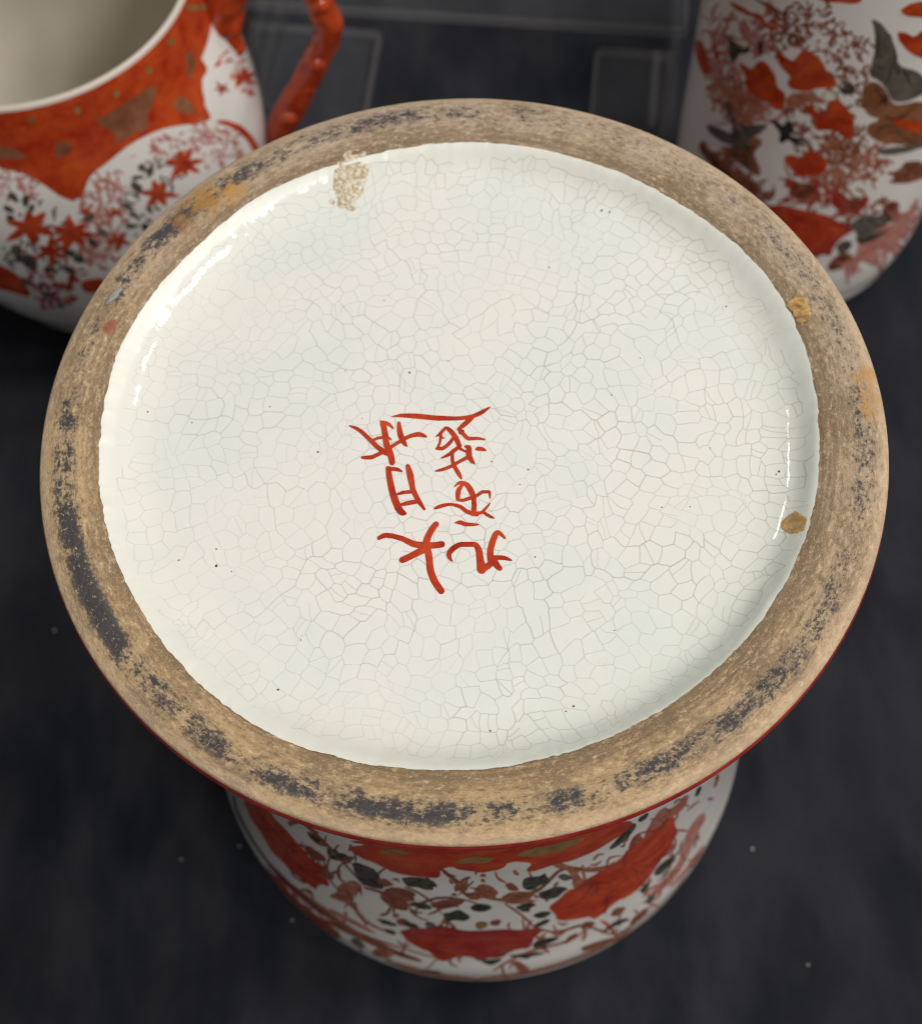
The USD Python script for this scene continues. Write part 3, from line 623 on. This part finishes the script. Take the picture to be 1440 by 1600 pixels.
a2('leaf', 'olive', [(918,600),(960,550),(1022,508),(1036,530),(1000,570),(935,625)]); a2('leaf', 'olive', [(840,705),(870,660),(905,640),(880,700)]); a2('petal', 'pink', [(1080,580),(1130,510),(1185,445),(1170,500),(1100,590),(1030,660),(980,690)], 0)
a2('leaf', 'olive', [(298,975),(330,940),(420,928),(440,935),(395,962),(310,992)]); a2('leaf', 'olive', [(170,1022),(260,1018),(330,1006),(375,1012),(300,1030),(220,1043)]); a2('leaf', 'olive', [(28,1050),(90,1045),(152,1038),(120,1065),(85,1078)])
a2('petal', 'brown', [(458,972),(480,930),(535,903),(520,935)]); a2('petal', 'tan', [(548,872),(570,850),(622,850),(600,872),(560,892)]); a2('branch', 'red', [(635,840),(680,850),(700,880),(745,925),(720,930),(680,875)])
a2('leaf', 'olive', [(635,925),(700,860),(770,832),(805,840),(745,865),(690,890)]); a2('branch', 'tan', [(540,985),(640,950),(740,925),(730,945),(640,970),(560,1000)]); a2('petal', 'salmon', [(185,1050),(245,1055),(295,1100),(240,1118),(210,1085)])
a2('branch', 'salmon', [(0,1140),(300,1105),(600,1005),(800,885),(820,880),(620,1015),(310,1122),(0,1155)]); a2('branch', 'tan', [(780,880),(830,810),(900,780),(870,830)])
pj.repeat([math.radians(152)])
# red scalloped band continues round the foot
ring = []
for k in range(200):
    a = -math.pi + 2 * math.pi * k / 200; ring.append((a * jar.ref, .1266 - .0035 * abs(math.sin(a * 6)) - .001 * meshkit.noise(np.array([a * 5, 0, 0]), 3)))
band = Polygon([(-math.pi * jar.ref, .1361), (math.pi * jar.ref, .1361)] + ring[::-1])
front = Polygon([(-.052, .10), (.052, .10), (.052, .14), (-.052, .14)])
pj.add(band.difference(front).buffer(0), 'lappet', 'red', 0, 'red scalloped band going on round the foot', keep=False)

# ================================================================== sugar bowl, upper left
BX, BY = -.0858, .1431
BPROF = [(0.0, .0300), (.002, .0325), (.005, .0338), (.009, .0355), (.02, .0402), (.033, .0436), (.043, .0444), (.054, .0436), (.064, .0414), (.071, .0394), (.0745, .0384), (.078, .0379), (.084, .0376), (.0893, .0374)]
bowl = Rev(BX, BY, BPROF)
BOWL = thing('sugar_bowl', 'open red and white sugar bowl with red branch handle, behind the upturned jar', 'bowl', (BX, BY, 0))
zz = np.linspace(0, .0893, 120)
M['handle'] = enamel('handle_enamel', (.30, .020, .007), (.56, .085, .018), 260., .12, .6, .9)
M['lip'] = plain('worn_lip', (.62, .555, .49), .4)
lip = dense([(.0374, .0893), (.0371, .0900), (.0367, .0902), (.0362, .0899), (.0360, .089)], 12)
obj('body', revolve(np.vstack([[(.0, .0012), (.027, .0012), (.028, 0)], np.c_[bowl.f(zz), zz]]), 300), M['porcelain'], BOWL)
obj('lip', revolve(lip, 300), M['lip'], BOWL, label='pale worn lip of the bowl')
obj('inside', revolve(dense([(.0360, .089), (.0360, .08), (.037, .072), (.041, .055), (.0415, .043), (.038, .022), (.030, .010), (.015, .0055), (.0003, .005)], 80), 240), M['inside'], BOWL, label='glazed inside of the bowl, darkened with its shade in the colour')
pb = Painter(bowl, BOWL, -1.2)
L1, L2, L3, L4 = (0, 0, 1440 / 560), (0, 240, 4.8), (0, 0, 4.8), (260, 0, 4.8)
def b(T, n, m, pts, l=1, **k): pb.poly(shift(T, pts), n, m, l, **k)
full = lambda z0, z1: Polygon([(-math.pi * bowl.ref, z0), (math.pi * bowl.ref, z0), (math.pi * bowl.ref, z1), (-math.pi * bowl.ref, z1)])
pb.add(full(.0748, .0894), 'collar_band', 'red', 1, 'red band round the neck of the bowl', keep=False, step=.002)
lap = shift(L1, [(-90,640),(0,668),(100,690),(180,735),(250,782),(305,800),(330,785),(350,720),(440,640),(560,550),(690,500),(825,488),(845,470),(815,400),(812,320),(832,280),(800,220),(778,150),(765,60),(770,-60),(700,-60),(650,60),(560,180),(400,300),(200,390),(0,440),(-90,440)])
lu = bowl.unroll(spline(lap[:19], 5), pb.phi0)
pb.add(Polygon(list(lu) + [(.0405, .0868), (-.0275, .0868)]).buffer(0), 'red_ground', 'orange', 0, 'orange red ground between the white lappets')
for T, pts in [(L1, [(370,480),(450,450),(560,370),(640,330),(620,400),(590,460),(600,510),(520,540),(460,590),(470,545),(430,510)]), (L1, [(-20,590),(40,590),(110,625),(90,640),(-20,640)]), (L1, [(690,440),(720,380),(750,390),(790,440),(760,460)]), (L1, [(740,210),(770,200),(790,260),(760,330),(750,280)]), (L1, [(215,560),(300,580),(280,620),(230,640)])]:
    b(T, 'gold_patch', 'tan', pts, 2, jit=.0004)
for T, pts in [(L1, [(110,600),(250,560),(370,510),(470,545),(470,590),(400,625),(300,660),(200,665),(130,630)]), (L1, [(600,440),(640,390),(630,340),(700,290),(800,240),(810,330),(820,420),(830,470),(740,480),(640,510),(600,490)])]:
    b(T, 'cloud_scroll', 'red', pts, 1, jit=.0005)
for x, y in [(240,895),(580,825),(870,700),(1115,520),(1280,310),(1375,65),(-90,920)]:
    cx_, cy_ = x / 4.8, y / 4.8
    pb.poly([(cx_ + 5.5 * math.cos(t), cy_ + 6.5 * math.sin(t)) for t in np.linspace(0, 6.28, 9)[:-1]], 'gold_dot', 'gold', 3, it=1)
def star(T, cx_, cy_, R_, rot, n=6, sq=.8):
    ps = []
    for k in range(n):
        a = rot + 2 * math.pi * k / n + rng.normal(0, .12); L = R_ * rng.uniform(.7, 1.12)
        q_ = np.array(leafpx(0, 0, L, R_ * rng.uniform(.27, .38), a)); ps.append(Polygon(np.c_[cx_ + q_[:, 0], cy_ + sq * q_[:, 1]]).buffer(R_ * .02))
    ps.append(Point(cx_, cy_).buffer(R_ * .25))
    u = unary_union(ps); b(T, 'star_flower', 'orange', list(np.array(u.exterior.coords)[:-1]), 1, it=0)
    for k in range(n):
        a = rot + 2 * math.pi * k / n; pb.stroke([(T[0] + (cx_ + R_ * f_ * math.cos(a)) / T[2], T[1] + (cy_ + sq * R_ * f_ * math.sin(a)) / T[2], 3.4 - 2.6 * f_) for f_ in (.08, .4, .72)], 'petal_vein', 'maroon', 2)
pb.curls(shift(L2, [(0,380),(320,380),(560,420),(640,700),(560,880),(0,860)]), 60, 'sprigs', 'olive', (3, 5), (8, 18), 0, 41, .6); pb.curls(shift(L2, [(880,330),(1150,60),(1400,0),(1300,330),(1000,640)]), 50, 'sprigs', 'slate', (3, 5), (8, 18), 0, 42, .6)
pb.curls(shift(L1, [(480,640),(640,540),(800,520),(980,600),(900,680),(700,660)]), 60, 'sprigs', 'pink', (2.5, 4.5), (8, 18), 0, 43, .4)
for q_ in ([(330,790),(352,718),(440,638),(560,552),(690,503),(800,492)], [(0,672),(100,694),(180,738),(250,786),(300,803)]):
    pb.stroke([(*c_, 3.2) for c_ in shift(L1, q_)], 'lappet_edge', 'red', 2)
star(L2, 225, 545, 215, .3); star(L2, 535, 600, 200, .9, 7); star(L2, 1185, 300, 165, .1); star(L2, 1385, 75, 165, .5, 7)
star(L2, 380, 735, 150, .5, 6); star(L2, 640, 430, 70, .2, 5); star(L2, 860, 440, 80, .7, 5); star(L2, 900, 650, 110, .3, 5)
star(L4, 590, 580, 110, .8, 5); star(L4, 420, 660, 75, .4, 5)
for x, y, L, W_, a in [(60,290,110,60,.7),(190,300,110,60,1.5),(20,390,110,45,.5),(250,370,90,50,1.9),(90,680,130,90,.9),(180,760,150,110,.8),(100,780,120,60,.2),(270,650,60,40,2),(450,710,130,60,.5),(540,770,110,60,.4),(620,480,70,50,.3),(690,440,70,50,1.7),(720,570,110,40,.4),(660,630,100,50,.8),(1040,80,80,60,.8),(1130,90,90,60,1.7),(980,180,90,40,0),(980,240,100,70,.3),(920,370,110,50,.6),(960,440,100,45,.4),(930,540,120,40,0),(1060,520,90,60,.8),(1100,380,80,50,1),(330,850,120,50,.3),(480,850,110,50,.5),(300,960,60,60,1),(310,1040,120,50,.4),(40,470,80,50,.2),(150,930,110,50,.6),(420,1120,90,40,.4)]:
    b(L2, 'leaf', 'olive' if rng.random() < .65 else 'slate', leafpx(x, y, L, W_, a), 1, it=1)
b(L2, 'red_border', 'red', [(-60,810),(0,830),(100,880),(180,950),(240,1060),(200,1075),(100,1040),(0,1015),(-60,1010)], 1, label='red scallop low on the bowl'); b(L2, 'red_border', 'red', [(600,960),(660,940),(760,930),(800,960),(720,1050),(620,1030)], 1, label='red scallop at the foot of the bowl beside the jar')
b(L4, 'lappet_edge', 'red', [(360,915),(400,897),(480,902),(560,940),(630,1000),(680,1070),(710,1140),(650,1140),(610,1060),(540,985),(450,940)], 1, label='red curved outline of the right lappet')
pb.curls(shift(L2, [(600,300),(700,200),(840,110),(900,160),(900,330),(950,420),(900,560),(960,700),(880,760),(760,830),(640,820),(560,700),(700,560),(600,420)]), 150, 'sprigs', 'pink', (3, 5.5), (9, 22), 0, 4)
pb.curls(shift(L2, [(0,130),(180,140),(330,260),(300,330),(0,330)]), 34, 'sprigs', 'pink', (3, 5), (9, 20), 0, 5); pb.curls(shift(L4, [(200,950),(330,920),(480,960),(600,1060),(600,1200),(420,1230),(300,1150)]), 44, 'sprigs', 'pink', (3, 5), (9, 20), 0, 6)
pb.curls(shift(L2, [(180,860),(600,860),(620,960),(500,1180),(320,1120)]), 60, 'sprigs', 'maroon', (3, 6), (9, 22), 0, 9); pb.curls(shift(L4, [(330,400),(560,430),(680,640),(650,860),(560,700)]), 18, 'sprigs', 'orange', (3, 5), (9, 22), 0, 7)
pb.repeat([math.radians(145)])
pb.add(full(.0615, .0750).difference(Polygon([(-.045, .05), (.08, .05), (.08, .08), (-.045, .08)])), 'red_ground', 'orange', 0, 'orange red shoulder going on round the bowl', keep=False)
# branch handle in an upright plane through the bowl's axis
az = math.radians(4); hx, hy = math.cos(az), math.sin(az)
def hp(px, py, dev=0):
    d = ray(px, py); nrm = np.array([-hy, hx, 0]); t = (nrm @ (np.array([BX, BY, 0]) - CP) + dev) / (nrm @ d); return CP + d * t - np.array([BX, BY, 0])
HP = [(405,262,17),(428,225,18),(447,178,19),(470,140,18),(492,98,17),(510,58,17),(512,32,19),(500,5,18),(488,-25,17),(466,-52,18),(436,-66,18),(405,-64,20),(372,-45,26),(346,-12,31),(338,22,30),(347,50,25),(360,74,17),(366,90,9)]
hs = spline([(*hp(x, y), r_ / F * .40) for x, y, r_ in HP], 7)
def tube(path, n=20, seed=0):
    P, R_ = path[:, :3], path[:, 3].copy(); T = np.gradient(P, axis=0); T /= np.linalg.norm(T, axis=1, keepdims=True)
    nrm = np.array([-hy, hx, 0]); a = np.linspace(0, 2 * np.pi, n, endpoint=False); V_ = []
    for k in range(len(P)):
        u = nrm; v_ = np.cross(T[k], u); v_ /= np.linalg.norm(v_)
        rr = R_[k] * (1 + .42 * (meshkit.noise(np.c_[np.cos(a) * 1.5 + 5, np.sin(a) * 1.5, 0 * a + k * .26], seed) - .5))
        V_.append(P[k] + rr[:, None] * (np.cos(a)[:, None] * u * .95 + np.sin(a)[:, None] * v_))
    V_ = np.vstack(V_ + [P[:1], P[-1:]]); f = []
    for k in range(len(P) - 1):
        for q_ in range(n):
            q2 = (q_ + 1) % n; f += [(k * n + q_, k * n + q2, (k + 1) * n + q2), (k * n + q_, (k + 1) * n + q2, (k + 1) * n + q_)]
    m_ = len(P) * n
    for q_ in range(n): f += [(m_, (q_ + 1) % n, q_), (m_ + 1, m_ - n + q_, m_ - n + (q_ + 1) % n)]
    t_ = trimesh.Trimesh(V_, np.array(f), process=False); t_.fix_normals(); return np.array(t_.vertices), np.array(t_.faces)
HN = obj('handle', tube(hs, seed=3), M['handle'], BOWL, label='red branch shaped handle')
def knob(px, py, dev, r_):
    s_ = trimesh.creation.icosphere(3, r_); v_ = np.array(s_.vertices); v_ *= (1 + .25 * (meshkit.noise(v_ * 300 + 9, 2) - .5))[:, None]
    return v_ + hp(px, py, dev), np.array(s_.faces)
for q_ in [(368, 72, -.001, .0022), (514, 36, 0., .0029), (360, 40, -.002, .0024), (478, 130, 0., .0029), (452, 180, -.0016, .0024), (494, 96, -.0014, .0023), (500, 2, -.0012, .0027)]:
    obj('knot', knob(*q_), M['handle'], HN)

# ================================================================== the smaller jar, upper right
RX, RY = .0890, .1327
RPROF = [(0.0, .0268), (.0015, .0279), (.0035, .0283), (.006, .0288), (.012, .0303), (.02, .0311), (.035, .0313), (.055, .0311), (.075, .0309), (.100, .0306), (.118, .0298), (.127, .0275), (.133, .0235), (.137, .0205), (.142, .0200)]
rj = Rev(RX, RY, RPROF)
VASE = thing('painted_vase', 'white vase painted with orange flowers and grey brown leaves, behind the upturned jar', 'vase', (RX, RY, 0))
zz = np.linspace(0, .142, 140)
obj('body', revolve(np.vstack([[(0., .001), (.024, .001), (.025, 0)], np.c_[rj.f(zz), zz], [(.0198, .1432), (.0186, .1436), (.0178, .1430), (.0176, .141), (.019, .134), (.027, .121), (.0288, .105), (.0285, .03), (.02, .006), (.0003, .005)]]), 260), M['porcelain'], VASE)
pr = Painter(rj, VASE, -1.9)
R1, R2 = (1060, 0, 1440 / 380), (1060, 200, 1440 / 380)
fr_ = lambda z0, z1: Polygon([(-math.pi * rj.ref, z0), (math.pi * rj.ref, z0), (math.pi * rj.ref, z1), (-math.pi * rj.ref, z1)])
pr.add(fr_(.0006, .0024), 'foot_line', 'maroon', 1, 'thin red line round the foot', keep=False, step=.002)
VR = {'flower': ('maroon', 9), 'petal': ('red', 5), 'leaf': ('black', 6), 'peony': ('maroon', 12)}
def r1(n, m, pts, l=2, **k):
    pr.poly(shift(R1, pts), n, m, l, **k)
    if n in VR: pr.veins(shift(R1, pts), *VR[n], layer=4)
def r2(n, m, pts, l=2, **k):
    pr.poly(shift(R2, pts), n, m, l, **k)
    if n in VR: pr.veins(shift(R2, pts), *VR[n], layer=4)
pr.curls(shift(R1, [(560,40),(900,0),(950,180),(1130,220),(1130,440),(940,430),(800,260),(560,330),(480,150)]), 190, 'sprigs', 'brown', (2.6, 5), (9, 22), 0, 11, .5)
pr.curls(shift(R1, [(170,120),(540,60),(560,300),(350,380),(560,600),(560,720),(330,760),(200,650),(180,420)]), 190, 'sprigs', 'pink', (3, 6), (14, 36), 0, 12, .3)
pr.curls(shift(R1, [(200,450),(420,540),(520,640),(400,740),(260,640)]), 110, 'sprigs', 'salmon', (3, 6), (14, 34), 0, 17, .3)
pr.curls(shift(R1, [(560,560),(760,560),(1060,760),(1120,900),(1000,1000),(700,900)]), 160, 'sprigs', 'brown', (2.6, 5), (10, 26), 0, 13, .5)
pr.curls(shift(R2, [(640,280),(900,80),(1240,120),(1240,260),(960,420),(820,460),(640,420)]), 180, 'sprigs', 'salmon', (3, 6), (12, 30), 0, 14, .4)
pr.curls(shift(R2, [(100,150),(280,150),(560,430),(400,440),(260,320)]), 100, 'sprigs', 'brown', (3, 6), (14, 34), 0, 15, .3)
pr.curls(shift(R2, [(960,830),(1140,640),(1300,560),(1440,430),(1440,520),(1240,720),(1050,800)]), 120, 'sprigs', 'pink', (3, 7), (14, 40), 1, 16, .2)
pr.curls(shift(R1, [(800,380),(1120,420),(1100,760),(1000,900),(760,600)]), 120, 'sprigs', 'tan', (2.6, 5), (8, 20), 0, 21, .5)
pr.curls(shift(R2, [(640,280),(1000,380),(1100,520),(900,500),(640,440)]), 60, 'sprigs', 'maroon', (3, 6), (8, 20), 1, 22, .5); pr.curls(shift(R2, [(900,420),(1240,420),(1300,560),(1100,640),(960,560)]), 50, 'sprigs', 'brown', (3, 6), (8, 20), 1, 23, .5)
r1('petal', 'orange', [(90,250),(130,225),(160,290),(185,370),(190,440),(150,450),(115,370)]); r1('petal', 'orange', [(195,230),(225,280),(245,350),(215,340)])
r1('flower', 'orange', [(350,365),(400,385),(440,420),(460,370),(500,355),(540,390),(580,460),(575,500),(640,560),(620,650),(570,650),(540,600),(480,580),(430,545),(390,500),(400,450)])
r1('flower', 'orange', [(575,305),(620,320),(680,370),(710,320),(750,288),(800,310),(850,360),(880,420),(940,480),(930,520),(820,515),(760,545),(680,530),(640,495),(670,450),(600,390)])
r1('flower', 'orange', [(735,610),(790,620),(820,660),(870,670),(880,600),(930,580),(985,620),(1030,690),(1045,740),(1030,815),(980,815),(930,770),(860,770),(800,765),(820,710),(760,670)])
r1('flower_stem', 'salmon', [(640,555),(760,540),(880,590),(860,615),(760,600),(700,640),(640,650)], 1)
r1('scroll_branch', 'orange', [(290,0),(360,25),(440,80),(500,95),(520,140),(590,165),(600,185),(520,170),(480,110),(420,95),(330,50)], 1); r1('scroll_branch', 'brown', [(430,-20),(540,20),(620,70),(655,130),(640,210),(600,180),(640,140),(610,85),(520,40)], 1); r1('petal', 'orange', [(830,-40),(1090,-40),(1090,0),(1050,18),(960,12),(840,8)])
r1('leaf', 'slate', [(1145,108),(1185,120),(1230,170),(1270,230),(1295,320),(1300,390),(1380,405),(1440,440),(1480,520),(1440,560),(1350,600),(1270,600),(1240,540),(1190,470),(1130,450),(1140,380),(1165,280),(1160,180)])
r1('leaf', 'tan', [(1085,520),(1120,485),(1170,480),(1230,530),(1260,610),(1300,620),(1440,590),(1520,640),(1520,860),(1440,880),(1300,850),(1200,850),(1120,800),(1110,740),(1200,700),(1130,690),(1085,620)], 1)
r1('leaf_vein', 'orange', [(1260,690),(1330,700),(1440,720),(1500,760),(1440,790),(1320,760),(1270,720)], 3)
r2('leaf_stripe', 'slate', [(1170,120),(1260,110),(1380,100),(1440,80),(1440,110),(1360,140),(1240,158),(1180,150)], 3)  # slate stripe along the lower edge of the tan leaf
r1('petal', 'orange', [(1310,60),(1360,20),(1440,0),(1500,20),(1500,110),(1440,100),(1350,95)]); r1('petal', 'orange', [(1290,185),(1340,190),(1400,220),(1440,170),(1500,180),(1500,350),(1440,345),(1370,310),(1310,250)])
r1('leaf', 'slate', [(155,745),(190,730),(250,760),(340,800),(270,610),(300,600),(330,690),(350,770),(420,735),(530,730),(520,760),(410,830),(400,890),(330,870),(220,820)]); r1('leaf', 'tan', [(230,860),(330,870),(420,840),(480,810),(500,850),(440,900),(470,960),(420,1000),(350,960),(280,900)], 1)
r1('insect', 'black', [(535,695),(580,710),(620,750),(640,715),(672,710),(680,770),(650,810),(720,810),(790,830),(730,840),(640,820),(620,850),(590,830),(605,790),(570,740)]); r1('insect', 'black', [(650,815),(740,850),(710,865),(660,835)])
r1('leaf', 'olive', [(280,190),(320,240),(360,290),(430,270),(420,310),(350,320),(320,370),(300,340),(305,270)]); r1('leaf', 'olive', [(470,240),(500,230),(495,330),(475,330)], 1); r1('leaf', 'olive', [(945,460),(1000,490),(1050,500),(1045,545),(1000,560),(940,540),(1000,525)], 1)
r2('flower', 'red', [(620,175),(660,150),(730,175),(760,130),(820,140),(880,190),(885,230),(840,270),(760,290),(700,280),(650,225)])
r2('leaf', 'brown', [(660,330),(740,320),(800,330),(830,370),(780,400),(740,430),(690,420),(655,380)], 1); r2('leaf', 'maroon', [(910,380),(960,375),(1010,420),(1070,420),(1100,395),(1135,420),(1100,470),(1040,520),(960,500),(900,450)], 1)
r2('leaf', 'brown', [(1210,260),(1310,250),(1330,200),(1400,190),(1440,200),(1500,260),(1440,300),(1340,330),(1230,320),(1290,290)], 1); r2('leaf', 'brown', [(1200,480),(1240,430),(1300,430),(1310,480),(1270,560),(1200,560)], 1)
r2('peony', 'maroon', [(470,450),(540,455),(620,450),(700,475),(800,495),(900,520),(960,560),(1050,560),(1050,600),(960,650),(920,700),(900,760),(850,745),(820,770),(780,770),(650,640),(560,540)], 1, label='dark red peony low on the vase'); r2('peony', 'red', [(580,470),(700,480),(820,500),(900,530),(940,580),(1000,580),(940,640),(900,660),(830,700),(760,720),(680,640)], 2)
r2('leaf', 'slate', [(1000,580),(1060,530),(1120,505),(1160,520),(1220,500),(1260,540),(1180,600),(1110,650),(1040,680),(1060,620)], 2); r2('leaf', 'olive', [(1040,680),(1120,640),(1220,600),(1230,620),(1120,680)], 3); r2('leaf', 'slate', [(925,700),(980,660),(1030,670),(1020,710),(960,750)], 2)
r2('leaf', 'brown', [(110,120),(150,60),(180,120),(240,200),(300,300),(280,330),(200,230)], 1); r2('leaf', 'tan', [(260,110),(360,120),(440,150),(490,250),(470,290),(400,230),(300,170)], 1); r2('leaf', 'brown', [(340,270),(420,310),(480,370),(460,430),(400,400),(350,320)], 1); r2('leaf', 'black', [(230,250),(290,260),(330,310),(320,330),(260,300)], 2)
r2('flower_bud', 'salmon', [(420,60),(470,50),(490,80),(450,110),(415,100)], 2); r2('leaf', 'brown', [(920,760),(980,730),(1050,760),(960,830),(900,850),(870,830)], 1)
pr.repeat([math.radians(150)])
pr.add(fr_(.124, .133), 'shoulder_band', 'red', 1, 'red band round the shoulder', keep=False, step=.002)

# ================================================================== clear acrylic riser
RIS = thing('acrylic_riser', 'clear acrylic display riser with flat feet standing on the cloth at the back', 'riser')
hz = .040
A_, B_ = at(372, 4, hz)[:2], at(1066, 48, hz)[:2]
ux = (B_ - A_) / np.linalg.norm(B_ - A_); uy = np.array([-ux[1], ux[0]]); Wd = float(np.linalg.norm(B_ - A_)); Dp = .075; th = .0022
def slab(name, x0, x1, y0, y1, z0, z1, mat, parent=RIS, smooth=False):
    v_ = []
    for z_ in (z0, z1):
        for (a, b_) in ((x0, y0), (x1, y0), (x1, y1), (x0, y1)): v_.append([*(A_ + ux * a + uy * b_), z_])
    f = [(3, 2, 1, 0), (4, 5, 6, 7), (0, 1, 5, 4), (1, 2, 6, 5), (2, 3, 7, 6), (3, 0, 4, 7)]
    return obj(name, (np.array(v_), np.array(f)), mat, parent, smooth=False)
e = .0012
tp = slab('top_plate', 0, Wd, e, Dp, hz - th, hz, M['acrylic'])
slab('polished_edge', 0, Wd, 0, e - .00004, hz - th, hz, M['acrylic_edge'], tp)
slab('polished_edge', Wd + .00004, Wd + e, 0, Dp, hz - th, hz, M['acrylic_edge'], tp); slab('polished_edge', -e, -.00004, 0, Dp, hz - th, hz, M['acrylic_edge'], tp)
for x0, x1 in ((0, th), (Wd - th, Wd)):
    lg = slab('leg', x0, x1, e, Dp, .0024, hz - th - .00005, M['acrylic'])
    slab('polished_edge', x0, x1, 0, e - .00004, .0024, hz - th - .00005, M['acrylic_edge'], lg)
def loc(px, py, z):
    d = at(px, py, z)[:2] - A_; return float(d @ ux), float(d @ uy)
def foot(p_out_back, p_in_back, p_in_front):
    (xa, ya), (xb, yb), (xc, yc) = p_out_back, p_in_back, p_in_front
    yb_ = (ya + yb) / 2; x0, x1 = sorted((xa, (xb + xc) / 2)); inn = x1 if xb > xa else x0
    f_ = slab('foot', min(x0, x1), max(x0, x1), yc - .025, yb_, .0002, .0022, M['acrylic'])
    s_ = 1 if xb > xa else -1
    a, b_ = sorted((inn + s_ * .00004, inn + s_ * e)); slab('polished_edge', a, b_, yc - .025, yb_, .0002, .0022, M['acrylic_edge'], f_)
    slab('polished_edge', min(x0, x1), max(x0, x1), yb_ + .00004, yb_ + e, .0002, .0022, M['acrylic_edge'], f_)
foot(loc(425, 42, .002), loc(592, 52, .002), loc(565, 175, .002))
foot(loc(1060, 88, .002), loc(932, 79, .002), loc(930, 190, .002))
slab('bracket', loc(1020, 84, .002)[0], loc(1020, 84, .002)[0] + .002, loc(1020, 200, .002)[1], loc(1020, 84, .002)[1], .0024, .0036, M['acrylic_edge'])

# ================================================================== lint on the cloth
def lint(px, py, size, label, seed):
    q = at(px, py, -.0006); rg = np.random.default_rng(seed); s_ = trimesh.creation.icosphere(2, 1.0); v_ = np.array(s_.vertices)
    v_ *= (.6 + .8 * meshkit.noise(v_ * 1.7 + seed * 3.1, seed))[:, None]; v_ = v_ * np.array([size, size * rg.uniform(.5, 1.2), size * .5]) * .52
    p_ = thing('lint_speck', label, 'lint', (q[0], q[1], -.0006), 'lint specks on the cloth')
    obj('fibre_ball', (v_, np.array(s_.faces)), M['lint'], p_)
lint(85, 985, .00062, 'white lint speck on the cloth left of the upturned jar', 1)
lint(374, 1322, .00055, 'pale lint speck close to the lower left side of the upturned jar', 2)
lint(283, 1343, .0006, 'lint speck farther out from the lower left side of the upturned jar', 3)
lint(456, 1438, .00045, 'dim lint speck below the lower left curve of the upturned jar', 4)
lint(1175, 1327, .00065, 'pale lint speck on the cloth right of the painted side of the jar', 5)
lint(1262, 1508, .0005, 'lint speck in the lower right corner of the cloth', 7)
